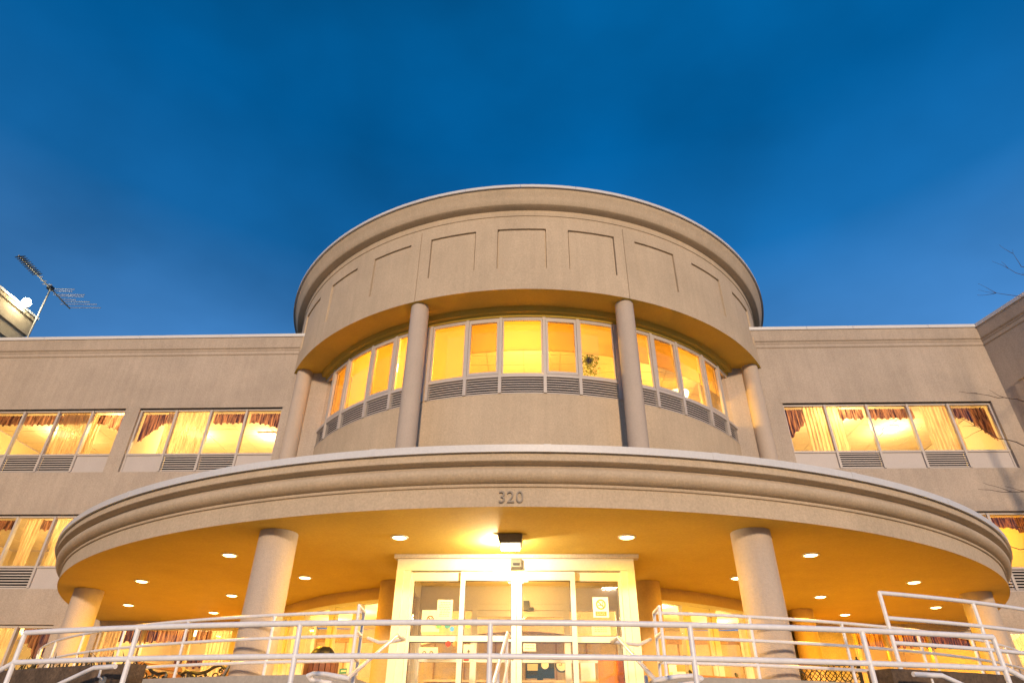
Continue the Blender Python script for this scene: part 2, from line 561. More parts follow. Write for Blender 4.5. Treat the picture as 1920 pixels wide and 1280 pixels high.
# --- right wing that comes forward at a slight angle
_before = set(bpy.data.objects)
rw = MB()
rw.box(XR, XR + 0.3, -7.4, WY + 0.29, GZ, 7.3)
rw.box(XR, XR + 0.3, -5.42, WY + 0.29, 7.3, 9.62)
rw.box(XR, XR + 0.3, -7.4, -7.05, 7.3, 9.62)
rw.box(XR, XR + 0.3, -7.4, WY + 0.29, 9.62, 12.02)
rw.build('wing_wall', M['wingstucco_dim'], B)
extrude_y(cornice_profile(), -7.4, WY - 0.03, XR).build('cornice', M['wingstucco_dim'], B)
extrude_y(coping_profile(), -7.4, WY - 0.03, XR).build('coping', M['coping'], B)
sf = MB()
sf.box(XR - 0.05, XR - 0.001, -7.25, -5.12, 9.72, 10.1)
sf.box(XR - 0.05, XR - 0.001, -5.38, -5.12, 7.2, 9.72)
sf.box(XR - 0.10, XR - 0.051, -7.25, -5.30, 10.1, 10.16)
sf.build('window_surround', M['wingstucco_dim'], B)
wf = MB()
wf.box(XR + 0.08, XR + 0.14, -7.05, -5.42, 9.5, 9.62)
wf.box(XR + 0.08, XR + 0.14, -5.52, -5.42, 7.3, 9.5)
wf.box(XR + 0.08, XR + 0.14, -6.6, -6.52, 7.3, 9.5)
wfo = wf.build('window', M['frame'], B)
MB().box(XR + 0.10, XR + 0.108, -7.05, -5.52, 7.3, 9.5).build('pane', M['glass'], wfo)
MB().box(XR + 0.7, XR + 0.72, -7.2, -5.2, 7.0, 9.8).build('dark_backing', M['dark'], wfo)  # black sheet behind the glass makes the pane read dark

_turn = Matrix.Translation((XR, WY - 0.05, 0)) @ Matrix.Rotation(rad(15.6), 4, 'Z') @ Matrix.Translation((-XR, -WY + 0.05, 0))
for o in [o for o in bpy.data.objects if o not in _before]:
    o.data.transform(_turn)

# --- windows of the wings
slat_me = MB()
slat_me.add([(0, 0, -0.5), (1, 0, -0.5), (1, 0.22, 0.62), (0, 0.22, 0.62), (0, 0.12, -0.55), (1, 0.12, -0.55), (1, 1.0, 0.75), (0, 1.0, 0.75)],
            [(0, 1, 2, 3), (7, 6, 5, 4), (0, 4, 5, 1), (2, 6, 7, 3), (0, 3, 7, 4), (1, 5, 6, 2)])
SLAT = slat_me.mesh('slat', M['louver'])
unit = MB().box(0, 1, 0, 1, 0, 1)
PANE = unit.mesh('pane', M['glass'])
MULL = unit.mesh('mullion', M['frame'])
PANEL = unit.mesh('spandrel_panel', M['panel'])
VOID = unit.mesh('louver_back', M['dark'])
TILE = unit.mesh('ceiling_tile', M['tile'])

def wing_window(edges, zb, zs, zh, kinds, first_half=False):
    x0, x1 = edges[0], edges[-1]
    y = YW
    f = MB()
    f.box(x0, x1, y, y + 0.09, zh - 0.075, zh)          # head
    f.box(x0, x1, y - 0.02, y + 0.09, zs - 0.06, zs)    # transom sill
    f.box(x0, x1, y - 0.015, y + 0.09, zb, zb + 0.055)  # bottom
    f.box(x0, x0 + 0.06, y, y + 0.09, zb + 0.055, zh - 0.075)
    f.box(x1 - 0.06, x1, y, y + 0.09, zb + 0.055, zh - 0.075)
    win = f.build('window', M['frame'], B)
    for x in edges[1:-1]:
        place(MULL, 'mullion', win, (x - 0.036, y - 0.045, zb + 0.04), None, (0.072, 0.12, zh - zb - 0.08))
    for i, k in enumerate(kinds):
        a = edges[i] + (0.06 if i == 0 else 0.036)
        b = edges[i + 1] - (0.06 if i == len(kinds) - 1 else 0.036)
        place(PANE, 'pane', win, (a, y + 0.05, zs), None, (b - a, 0.006, zh - 0.075 - zs))
        h = zs - 0.06 - zb - 0.055
        if k == 'p':
            place(PANEL, 'spandrel_panel', win, (a, y + 0.02, zb + 0.055), None, (b - a, 0.03, h))
        elif k == 'l':
            place(VOID, 'louver_back', win, (a, y + 0.085, zb + 0.055), None, (b - a, 0.004, h))
            n = 7
            for q in range(n):
                place(SLAT, 'louver_slat', win, (a, y - 0.005, zb + 0.055 + h * (q + 0.42) / n), None, (b - a, 0.022, 0.027))
    return win
wing_window([-19.8, -18.7, -17.5, -16.26, -15.05, -13.86], 7.38, 8.05, 9.69, 'plllp'.replace('lll', 'pll'))
wing_window([-13.36, -12.06, -10.83, -9.58, -8.33], 7.38, 8.05, 9.69, 'pllp')
wing_window([8.62, 10.0, 11.36, 12.68, 14.0, 15.40], 7.36, 7.99, 9.66, 'plplp')
wing_window([-19.8, -18.6, -17.36, -16.12, -14.90, -13.86], 3.74, 4.42, 5.98, 'pppll'[:3] + 'lp')
wing_window([8.62, 10.0, 11.36, 12.68, 13.9, 15.40], 3.72, 4.40, 6.00, 'ppplp'[:4] + 'l')
wing_window([-19.2, -18.0, -16.9, -15.8, -14.75, -13.62], 0.95, 1.0, 2.76, '.....')
wing_window([-12.25, -10.95, -9.55, -8.3], 0.95, 1.0, 2.72, '...')
wing_window([8.95, 9.9, 11.05, 12.25], 0.95, 1.0, 2.72, '...')
wing_window([13.2, 14.3, 15.4], 0.95, 1.0, 2.72, '..')
# stepped reveal (shadow line) above the long openings
for x0, x1, z in ((-19.85, -13.80, 9.69), (-13.42, -8.28, 9.69), (8.56, 15.46, 9.66), (-19.85, -13.8, 5.98), (8.56, 15.46, 6.0)):
    MB().box(x0, x1, WY - 0.012, WY + 0.08, z, z + 0.06).build('lintel', M['wingstucco_dim'], B)

# --- lit rooms behind the wing windows
def room(x0, x1, z0, z1, depth, lights, power, tiles=True, col=None):
    y0, y1 = WY + 0.31, WY + 0.3 + depth
    mb = MB()
    mb.box(x0 - 0.1, x0, y0, y1, z0, z1)
    mb.box(x1, x1 + 0.1, y0, y1, z0, z1)
    mb.box(x0, x1, y1, y1 + 0.1, z0, z1)
    mb.box(x0, x1, y0, y1, z0 - 0.1, z0)
    mb.build('room_wall', M['room'], B)
    cb = MB().box(x0, x1, y0, y1, z1 + 0.03, z1 + 0.1)
    cl_ = cb.build('room_ceiling', M['tbar'], B)
    nx = max(1, round((x1 - x0) / 1.22)); ny = max(1, round(depth / 0.61))
    for i in range(nx):
        for j in range(ny):
            ax = x0 + (x1 - x0) * i / nx; ay = y0 + (y1 - y0) * j / ny
            place(TILE, 'ceiling_tile', cl_, (ax + 0.012, ay + 0.012, z1 + 0.001 + random.uniform(0, 0.004)), None, ((x1 - x0) / nx - 0.024, (y1 - y0) / ny - 0.024, 0.02))
    for k, (lx, ly, kind, lab) in enumerate(lights):
        t = thing('ceiling_lamp', lab, 'ceiling lamp', (lx, ly, z1), group='lamps in the lit rooms')
        if kind == 'bowl':
            q = MB()
            q.lathe([(0.001, -0.17), (0.10, -0.165), (0.19, -0.13), (0.24, -0.07), (0.25, -0.03), (0.20, -0.008)], 0, 360, 24)
            q.build('lamp_shade', M['lamp'], t, True)
            MB().cyl(0, 0, 0.12, -0.03, -0.002, 16).build('base', M['white'], t)
        else:
            MB().box(-0.3, 0.3, -0.3, 0.3, -0.05, -0.012).build('diffuser', M['lamp'], t)
            fr = MB()
            for (a, b, c_, d_) in ((-0.33, 0.33, -0.33, -0.301), (-0.33, 0.33, 0.301, 0.33), (-0.33, -0.301, -0.3, 0.3), (0.301, 0.33, -0.3, 0.3)):
                fr.box(a, b, c_, d_, -0.055, -0.002)
            fr.build('frame', M['white'], t)
        lamp('room_bulb', 'POINT', (0, 0, -0.42), power * 3.4, col or (1.0, 0.68, 0.25), t, 0.12)
    return

Y0 = WY
room(-19.9, -13.6, 6.9, 9.80, 4.6, [(-14.4, Y0 + 1.1, 'bowl', 'glowing ceiling bowl behind the rightmost pane of the far left top floor window'), (-17.6, Y0 + 2.2, 'bowl', 'ceiling bowl lamp far inside the top floor room at the left picture edge')], 60)
room(-13.4, -8.2, 6.9, 9.80, 4.6, [(-12.5, Y0 + 2.3, 'bowl', 'bright ceiling bowl behind the swagged valance, top floor window left of the drum'), (-9.75, Y0 + 2.6, 'panel', 'square lit ceiling panel in the third pane of the window left of the drum')], 62)
room(8.5, 15.5, 6.9, 9.78, 4.6, [(10.9, Y0 + 1.3, 'bowl', 'glowing ceiling bowl in the second pane of the window right of the drum'), (13.25, Y0 + 2.3, 'bowl', 'round ceiling bowl seen through the sheer curtain right of the drum')], 66)
room(-19.9, -13.6, 3.3, 6.08, 4.6, [(-15.1, Y0 + 2.0, 'bowl', 'ceiling bowl in the middle floor room left of the canopy'), (-15.7, Y0 + 3.5, 'bowl', 'lower ceiling bowl deep inside the middle floor room left of the canopy')], 42)
room(8.5, 15.5, 3.3, 6.10, 4.6, [(14.25, Y0 + 2.2, 'panel', 'lit ceiling panel in the middle floor room right of the canopy'), (10.5, Y0 + 2.2, 'bowl', 'ceiling bowl in the middle floor room hidden mostly by the canopy edge')], 40, col=AMBER)
room(-19.9, -13.55, FZ, 2.86, 4.0, [(-15.9, Y0 + 2.2, 'bowl', 'ceiling bowl in the ground floor room left of the porch')], 45)
room(-12.4, -7.6, FZ, 2.84, 4.2, [(-10.2, Y0 + 1.5, 'bowl', 'ceiling bowl behind the brown valance at the left end of the porch'), (-8.7, Y0 + 2.6, 'panel', 'lit ceiling panel behind the left porch window near the column')], 50)
room(7.6, 12.5, FZ, 2.84, 4.2, [(9.1, Y0 + 2.0, 'panel', 'lit ceiling panel behind the right porch window near the round column'), (10.4, Y0 + 1.3, 'bowl', 'ceiling bowl below the brown valance at the right end of the porch')], 46, col=AMBER)
room(12.8, 15.6, FZ, 2.84, 4.0, [(14.2, Y0 + 1.6, 'bowl', 'ceiling bowl in the ground floor room right of the porch')], 50)

# --- curtains and valances (things that hang in the windows)
def curtain(x0, x1, z0, z1, y, label, name='curtain', folds=None, pinch=0.0):
    n = max(16, int((x1 - x0) / 0.02))
    nz_ = 8
    ph = random.uniform(0, 6)
    fq = folds or random.uniform(52, 66)
    vs = []
    for j in range(nz_ + 1):
        t = j / nz_
        for i in range(n + 1):
            u = i / n
            x = x0 + (x1 - x0) * u
            x += pinch * (1 - t) * (0.5 - u) * (x1 - x0)
            yy = y + 0.035 * sin(x * fq + ph + 0.4 * sin(3 * t + ph)) * (1 - 0.3 * t) + 0.015 * sin(x * 17 + ph * 2)
            vs.append((x, yy, z0 + (z1 - z0) * t))
    fs = [(j * (n + 1) + i, j * (n + 1) + i + 1, (j + 1) * (n + 1) + i + 1, (j + 1) * (n + 1) + i) for j in range(nz_) for i in range(n)]
    mb = MB(); mb.add(vs, fs)
    o = mb.build(name, M['sheer'], None, True)
    return tag(o, label, 'curtain', 'sheer curtains in the windows')

def valance(x0, x1, z1, y, label, h=0.36, tail_l=0.0, tail_r=0.0):
    n = int((x1 - x0) / 0.018)
    ph = random.uniform(0, 6)
    vs = []
    nzv = 5
    L = x1 - x0
    for j in range(nzv + 1):
        t = j / nzv
        for i in range(n + 1):
            u = i / n
            x = x0 + L * u
            hh = h * (0.92 + 0.10 * abs(sin(x * 7.3 + ph))) + 0.05 * (1 if sin(x * 31 + ph) > 0.3 else 0)
            if tail_l: hh += tail_l * max(0, 1 - u * L / 0.75)
            if tail_r: hh += tail_r * max(0, 1 - (1 - u) * L / 0.75)
            yy = y + 0.03 * sin(x * 85 + ph) + 0.012 * sin(x * 40)
            vs.append((x, yy - 0.03 * t, z1 - hh * t))
    fs = [(j * (n + 1) + i, j * (n + 1) + i + 1, (j + 1) * (n + 1) + i + 1, (j + 1) * (n + 1) + i) for j in range(nzv) for i in range(n)]
    mb = MB(); mb.add(vs, fs)
    o = mb.build('valance', M['valance'], None, True)
    return tag(o, label, 'valance', 'ruffled valances over the windows')
YC = YW + 0.22
valance(-19.7, -15.25, 9.60, YC, 'dark ruffled valance across the far left top floor window')
valance(-14.95, -13.9, 9.60, YC, 'short ruffled valance with a tail, last pane of the far left top floor window', tail_r=0.35)
curtain(-15.35, -14.9, 8.0, 9.66, YC + 0.1, 'orange curtain edge beside the mullion of the far left top floor window')
curtain(-16.2, -15.0, 8.0, 9.66, YC - 0.09, 'wide sheer curtain filling one pane of the far left top floor window')
valance(-13.28, -12.2, 9.60, YC, 'purple brown valance with a long left swag, window left of the drum', tail_l=0.72)
curtain(-12.45, -10.86, 8.0, 9.66, YC - 0.09, 'sheer curtain with bright folds in the second pane left of the drum')
valance(-10.8, -9.66, 9.60, YC, 'purple striped valance over the third pane left of the drum')
valance(-9.5, -8.40, 9.60, YC, 'purple striped valance over the pane nearest the drum on its left', tail_r=0.2)
valance(8.7, 9.35, 9.57, YC, 'purple valance with a long left swag, pane just right of the drum', tail_l=0.75)
curtain(9.3, 10.55, 7.95, 9.6, YC - 0.09, 'sheer curtain gathered at the first mullion right of the drum')
valance(10.5, 11.3, 9.57, YC, 'purple ruffled valance over the second pane right of the drum')
valance(11.42, 12.95, 9.57, YC, 'purple ruffled valance over the middle pane right of the drum')
curtain(13.15, 14.25, 7.95, 9.6, YC - 0.09, 'sheer curtain in the fourth pane right of the drum')
valance(14.1, 15.32, 9.57, YC, 'brown valance with a long right swag, last pane right of the drum', tail_r=0.85)
curtain(-15.95, -15.35, 4.38, 5.9, YC - 0.06, 'sheer curtain tied aside in the middle floor window left of the canopy', pinch=0.4)
curtain(-14.85, -14.5, 4.38, 5.9, YC - 0.06, 'narrow sheer curtain nearest the canopy edge, middle floor left')
valance(-15.45, -15.0, 5.88, YC, 'short dark valance in the middle floor window left of the canopy', h=0.3)
valance(-14.5, -13.9, 5.88, YC, 'short dark valance beside the canopy edge, middle floor left', h=0.3)
valance(-16.9, -16.3, 5.88, YC, 'short dark valance at the left picture edge, middle floor', h=0.3)
valance(14.05, 15.35, 5.9, YC, 'brown valance with a right swag in the middle floor window right of the canopy', h=0.3, tail_r=0.5)
curtain(13.45, 14.0, 4.38, 5.9, YC - 0.06, 'grey sheer curtain beside the canopy edge, middle floor right')
curtain(-15.7, -14.8, 1.0, 2.7, YC, 'sheer curtain in the ground floor window left of the porch column')
valance(-14.7, -13.65, 2.70, YC, 'dark valance with a long right tail in the ground floor window left of the porch', h=0.4, tail_r=0.9)
curtain(-12.2, -11.75, 1.0, 2.66, YC, 'yellow curtain at the left end of the porch window')
valance(-11.75, -9.62, 2.66, YC, 'brown ruffled valance over two panes at the left end of the porch', h=0.30)
valance(-9.5, -9.05, 2.66, YC, 'short brown valance beside the orange curtain, left porch window', h=0.30)
curtain(-9.1, -8.35, 1.0, 2.66, YC - 0.05, 'orange curtain beside the big left porch column')
valance(9.2, 12.2, 2.66, YC, 'brown ruffled valance over the panes at the right end of the porch', h=0.33)
curtain(8.98, 9.25, 1.0, 2.66, YC - 0.05, 'narrow curtain behind the round column at the right end of the porch')
curtain(13.25, 15.2, 1.0, 2.66, YC, 'yellow curtain in the ground floor window at the right picture edge', pinch=0.3)
for (x0, x1) in ((-11.7, -10.3), (-10.1, -8.9)):
    o = valance(x0, x1, 2.30, WY + 3.6, 'orange valance on the inner wall seen through the left porch window, %s' % ('further from' if x0 < -11 else 'nearer to') + ' the column', h=0.3)

# --- drum: window wall
RW = 8.40
HEAD, SILL, LOW = 10.74, 8.80, 8.19
DW = MB()
DW.lathe([(RW - 0.25, 3.4), (RW, 3.4), (RW, LOW), (RW - 0.25, LOW)], -60, 60, 80, D0, closed=True)
DW.build('drum_wall', M['stucco'], B, True)
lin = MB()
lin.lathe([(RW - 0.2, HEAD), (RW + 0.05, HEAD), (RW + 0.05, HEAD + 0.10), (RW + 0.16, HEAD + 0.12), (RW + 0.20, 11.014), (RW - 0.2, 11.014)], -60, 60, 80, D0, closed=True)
lin.build('drum_lintel', M['ceiling'], B, True)  # golden colour paints in the glow spilling from the drum windows

def ang_box(mb, r0, r1, a0, a1, z0, z1, c=D0, n=2):
    mb.lathe([(r0, z0), (r1, z0), (r1, z1), (r0, z1)], a0, a1, n, c, closed=True)

def drum_bay(center, wname):
    e = [-19.2, -11.25, -4.35, 4.35, 11.25, 19.2]
    f = MB()
    ang_box(f, RW - 0.08, RW + 0.01, center - 19.45, center + 19.45, HEAD - 0.06, HEAD, n=20)
    ang_box(f, RW - 0.10, RW + 0.03, center - 19.45, center + 19.45, SILL - 0.09, SILL, n=20)
    ang_box(f, RW - 0.10, RW + 0.01, center - 19.45, center + 19.45, LOW + 0.001, LOW + 0.03, n=20)
    win = f.build('window', M['frame'], B)
    half = 0.30
    for k, a in enumerate(e):
        mm = MB(); ang_box(mm, RW - 0.09, RW + 0.045, -half, half, LOW + 0.01, HEAD - 0.005, n=1)
        place(mm.mesh('mullion', M['frame']), 'mullion', win, None, rad(center + a))
    for k in range(5):
        wdt = e[k + 1] - e[k]
        mid = (e[k] + e[k + 1]) / 2 + center
        h2 = wdt / 2 - half
        pm = MB(); ang_box(pm, RW - 0.055, RW - 0.047, -h2, h2, SILL, HEAD - 0.06, n=4)
        place(pm.mesh('pane', M['screenglass'] if k in (1, 3) else M['glass']), 'pane', win, None, rad(mid))
        sm = MB()
        if k in (1, 3):
            bw = 0.42; rr0, rr1 = RW - 0.045, RW + 0.03
            zt, zb = HEAD - 0.065, SILL + 0.012
            fwid = 0.085
        else:
            fwid = 0.04; rr0, rr1 = RW - 0.045, RW
            zt, zb = HEAD - 0.061, SILL + 0.001
            bw = 0.26
        ang_box(sm, rr0, rr1, -h2 + 0.05, h2 - 0.05, zt - fwid, zt, n=4)
        ang_box(sm, rr0, rr1, -h2 + 0.05, h2 - 0.05, zb, zb + fwid, n=4)
        ang_box(sm, rr0, rr1, -h2 + 0.05, -h2 + 0.05 + bw, zb + fwid, zt - fwid, n=1)
        ang_box(sm, rr0, rr1, h2 - 0.05 - bw, h2 - 0.05, zb + fwid, zt - fwid, n=1)
        place(sm.mesh('sash', M['frame']), 'sash', win, None, rad(mid))
        vm = MB(); ang_box(vm, RW - 0.10, RW - 0.09, -h2, h2, LOW + 0.03, SILL - 0.09, n=4)
        place(vm.mesh('louver_back', M['dark']), 'louver_back', win, None, rad(mid))
        lm = MB()
        zz = 0.0
        lm.lathe([(RW - 0.026, 0.016), (RW - 0.014, 0.010), (RW - 0.003, -0.020), (RW - 0.012, -0.024), (RW - 0.026, 0.006)], -h2, h2, 4, D0, closed=True)
        me = lm.mesh('louver_slat', M['louver'])
        for q in range(6):
            place(me, 'louver_slat', win, (0, 0, LOW + 0.065 + (SILL - 0.09 - LOW - 0.06) * (q + 0.4) / 6), rad(mid))
    return win
for c_ in (0.2, -39.1, 39.3):
    drum_bay(c_, '')
# --- drum: upper band with sunk panels
RB = 9.4465
ZB0, ZB1 = 11.016, 13.85
PZ0, PZ1 = 11.80, 13.33
pan = [0.2 + s * k for s in (-1, 1) for k in (13.1, 26.4, 40.2, 54.4, 69.0)] + [0.2]
pan.sort()
joints = [-19.55, 19.75, -58.9, 59.1]
HWP = 4.5
cuts = set()
for a in pan: cuts |= {round(a - HWP, 3), round(a + HWP, 3)}
for a in joints: cuts |= {round(a - 0.06, 3), round(a + 0.06, 3)}
cuts |= {-115.0, 115.0}
al = sorted(cuts)
angs = []
for a, b in zip(al[:-1], al[1:]):
    n = max(1, int((b - a) / 1.6))
    for i in range(n): angs.append(a + (b - a) * i / n)
angs.append(al[-1])
zs_ = [ZB0, PZ0, PZ1, 13.70, 13.72, ZB1]
def inpan(a): return any(abs(a - q) < HWP for q in pan)
def injoint(a): return any(abs(a - q) < 0.06 for q in joints)
band = MB()
def depth(i, j):
    a = (angs[i] + angs[i + 1]) / 2; z = (zs_[j] + zs_[j + 1]) / 2
    d = 0.0
    if injoint(a) and z < 13.71: d = 0.03
    if inpan(a) and PZ0 < z < PZ1: d = None
    if 13.70 < z < 13.72: d = 0.0
    return d
na, nz2 = len(angs) - 1, len(zs_) - 1
DP = [[depth(i, j) for j in range(nz2)] for i in range(na)]
def q_(a, z, r): return (r * sin(rad(a)), -r * cos(rad(a)), z)
for i in range(na):
    for j in range(nz2):
        d = DP[i][j]
        if d is None: continue
        r = RB - d
        band.add([q_(angs[i], zs_[j], r), q_(angs[i + 1], zs_[j], r), q_(angs[i + 1], zs_[j + 1], r), q_(angs[i], zs_[j + 1], r)], [(0, 1, 2, 3)])
PDEP = 0.11
for i in range(na):
    for j in range(nz2):
        d = DP[i][j]; dv = PDEP if d is None else d
        if i + 1 < na:
            d2 = DP[i + 1][j]; dv2 = PDEP if d2 is None else d2
            if dv != dv2:
                a = angs[i + 1]
                band.add([q_(a, zs_[j], RB - dv), q_(a, zs_[j], RB - dv2), q_(a, zs_[j + 1], RB - dv2), q_(a, zs_[j + 1], RB - dv)], [(0, 1, 2, 3)])
        if j + 1 < nz2:
            d2 = DP[i][j + 1]; dv2 = PDEP if d2 is None else d2
            if dv != dv2:
                z = zs_[j + 1]
                band.add([q_(angs[i], z, RB - dv), q_(angs[i + 1], z, RB - dv), q_(angs[i + 1], z, RB - dv2), q_(angs[i], z, RB - dv2)], [(0, 1, 2, 3)])
me = band.mesh('drum_band', M['stucco'], False, recalc=False)
place(me, 'drum_band', B)
for a in pan:
    if abs(a) > 62: continue
    pm = MB(); pm.lathe([(RB - PDEP, PZ0), (RB - PDEP, PZ1)], -HWP - 0.02, HWP + 0.02, 6, D0)
    place(pm.mesh('panel_backing', M['stucco'], True), 'panel_backing', B, None, rad(a))
    pm = MB(); pm.lathe([(RB - PDEP + 0.002, PZ0 + 0.02), (RB - 0.045, PZ0 + 0.02), (RB - 0.045, PZ1 - 0.03), (RB - PDEP + 0.002, PZ1 - 0.03)], -HWP + 0.17, HWP - 0.17, 6, D0, closed=True)
    place(pm.mesh('recessed_panel', M['stucco'], True), 'recessed_panel', B, None, rad(a))
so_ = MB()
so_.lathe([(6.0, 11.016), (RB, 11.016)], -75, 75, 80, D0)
place(so_.mesh('drum_soffit', M['ceiling'], False), 'drum_soffit', B)  # window glow put into the golden colour here too
cn = MB()
cn.lathe([(RB - 0.3, 13.84), (RB + 0.022, 13.84), (RB + 0.03, 13.86), (RB + 0.03, 14.06), (RB + 0.10, 14.075), (RB + 0.24, 14.10), (RB + 0.27, 14.125), (RB + 0.31, 14.30), (RB + 0.38, 14.47), (RB + 0.44, 14.575), (RB + 0.44, 14.606), (RB - 0.3, 14.606)], -115, 115, 150, D0, closed=True)
cn.build('drum_cornice', M['stucco'], B, True)
a = -110.0
while a < 110:
    cp = MB()
    cp.lathe([(RB + 0.40, 14.56), (RB + 0.40, 14.610), (RB + 0.47, 14.610), (RB + 0.475, 14.597), (RB + 0.509, 14.597), (RB + 0.509, 14.70), (RB - 0.3, 14.73), (RB - 0.3, 14.56)][1:7] + [(RB - 0.3, 14.610)], a + 0.03, a + 9.97, 8, D0, closed=True)
    cp.build('coping', M['coping'], B, True)
    a += 10.0
MB().lathe([(0.02, 14.3), (RB - 0.29, 14.3)], -180, 180, 60, D0).build('roof', M['asphalt'], B)
rp = MB()
rp.lathe([(6.0, 8.0), (6.0, 14.3)], 60, 300, 60, D0)
# drum columns
for a in (-19.5, 19.6, -58.6, 58.6):
    c_ = pol(9.10, a)
    cb = MB().cyl(c_.x, c_.y, 0.27, 3.74, 11.014, 40)
    cb.build('drum_column', M['column'], B, True)

# drum interior
di = MB()
di.box(-6.9, 6.9, -3.0, -2.9, 7.4, 10.9)
di.build('room_wall', M['room'], B)
fl = MB(); fl.lathe([(0.02, 7.45), (RW - 0.2, 7.45)], -70, 70, 40, D0); fl.build('room_floor', M['room'], B)
dc = MB(); dc.lathe([(0.02, 10.86), (RW - 0.2, 10.86)], -70, 70, 40, D0)
dco = dc.build('room_ceiling', M['tbar'], B)
for i in range(-5, 5):
    for j in range(8):
        x = i * 1.22; y = -3.0 - 0.61 * (j + 1)
        cxm, cym = x + 0.6, y + 0.3
        if math.hypot(abs(cxm) + 0.61, cym - 0.31) < RW - 0.22:
            place(TILE, 'ceiling_tile', dco, (x + 0.012, y + 0.012, 10.835 + random.uniform(0, 0.004)), None, (1.196, 0.586, 0.02))
t = thing('ceiling_lamp', 'long fluorescent tube lamp glowing in the middle drum window', 'ceiling lamp', (0.1, -6.75, 10.74), group='lamps in the drum room')
MB().box(-0.38, 0.38, -0.05, 0.05, -0.06, 0.0).build('diffuser', M['tube'], t)
MB().box(-0.41, 0.41, -0.07, 0.07, 0.002, 0.06).build('housing', M['white'], t)
lamp('room_bulb', 'POINT', (0, 0, -1.3), 330, DRUM, t, 0.15)
t = thing('ceiling_lamp', 'large glowing bowl lamp behind the right drum windows', 'ceiling lamp', (5.15, -5.05, 10.0), group='lamps in the drum room')
q = MB(); q.lathe([(0.001, -0.40), (0.14, -0.385), (0.27, -0.30), (0.33, -0.16), (0.34, -0.10), (0.001, -0.10)], 0, 360, 28); q.build('lamp_shade', M['lamp'], t, True)
MB().cyl(0, 0, 0.012, -0.1, 0.83, 8).build('stem', M['white'], t)
lamp('room_bulb', 'POINT', (0, 0, -0.95), 310, DRUM, t, 0.15)
t = thing('ceiling_lamp', 'ceiling bowl lamp hidden behind the lowered shades, left side of the drum', 'ceiling lamp', (-4.2, -5.4, 10.83), group='lamps in the drum room')
q = MB(); q.lathe([(0.001, -0.17), (0.10, -0.165), (0.19, -0.13), (0.24, -0.07), (0.25, -0.03), (0.20, -0.008)], 0, 360, 24); q.build('lamp_shade', M['lamp'], t, True)
lamp('room_bulb', 'POINT', (0, 0, -1.4), 530, DRUM, t, 0.15)
# roller shades
def shade(c_, k, drop, label):
    e = [-19.2, -11.25, -4.35, 4.35, 11.25, 19.2]
    a0, a1 = e[k] + c_ + 0.2, e[k + 1] + c_ - 0.2
    t = thing('roller_shade', label, 'roller shade', pol(RW - 0.2, (a0 + a1) / 2, 10.7), group='roller shades in the drum windows', world=True)
    zb = HEAD - (HEAD - SILL) * drop
    s_ = MB(); s_.lathe([(RW - 0.175, HEAD - 0.02), (RW - 0.175, zb), (RW - 0.172, zb), (RW - 0.172, HEAD - 0.02)], a0, a1, 6, D0, closed=True)
    s_.build('fabric', M['shade'], t, True)
    if drop < 0.99:
        s_ = MB(); s_.lathe([(RW - 0.185, zb - 0.05), (RW - 0.163, zb - 0.05), (RW - 0.163, zb), (RW - 0.185, zb)], a0, a1, 6, D0, closed=True)
        s_.build('hem_bar', M['shade'], t, True)
ordn = ['first', 'second', 'third', 'fourth', 'fifth']
for k in range(5):
    shade(-39.1, k, 1.0, 'roller shade pulled fully down, %s window from the left end of the drum' % ordn[k])
    shade(39.3, k, 0.50, 'half lowered roller shade, %s window to the right of the right drum column' % ordn[k])
shade(0.2, 0, 1.0, 'roller shade pulled fully down, window just right of the left drum column')
for k in range(1, 5):
    shade(0.2, k, 0.52, 'half lowered roller shade, %s' % ('narrow window left of the middle', 'wide middle window', 'narrow window right of the middle', 'window with the hanging plant')[k - 1] + ' of the drum')
# hanging plant
t = thing('hanging_plant', 'trailing green plant in a hanging pot behind the drum window', 'plant', (2.02, -7.35, 9.75))
MB().cyl(0, 0, 0.07, 0.0, 0.12, 14, 0.10).build('pot', M['grassblade'], t)
h = MB()
for k in range(3):
    h.tube([(0.12 * cos(k * 2.1), 0.12 * sin(k * 2.1), 0.04), (0, 0, 0.9)], 0.004, 4)
h.build('hanger', M['iron'], t)
lf = MB()
for k in range(420):
    an = random.uniform(0, 2 * pi); rr_ = random.uniform(0.04, 0.33); z = 0.18 - random.random() ** 1.7 * 0.62 * (1.2 - rr_)
    v = Vector((rr_ * cos(an), rr_ * sin(an), z))
    d = Vector((random.uniform(-1, 1), random.uniform(-1, 1), random.uniform(-1.2, 0.3))).normalized()
    s_ = d.cross(Vector((random.uniform(-1, 1), random.uniform(-1, 1), 1))).normalized()
    L = random.uniform(0.05, 0.085)
    lf.add([v, v + d * L * 0.5 + s_ * L * 0.4, v + d * L, v + d * L * 0.5 - s_ * L * 0.4], [(0, 1, 2, 3)])
lf.build('foliage', M['leaf'], t)['kind'] = 'stuff'

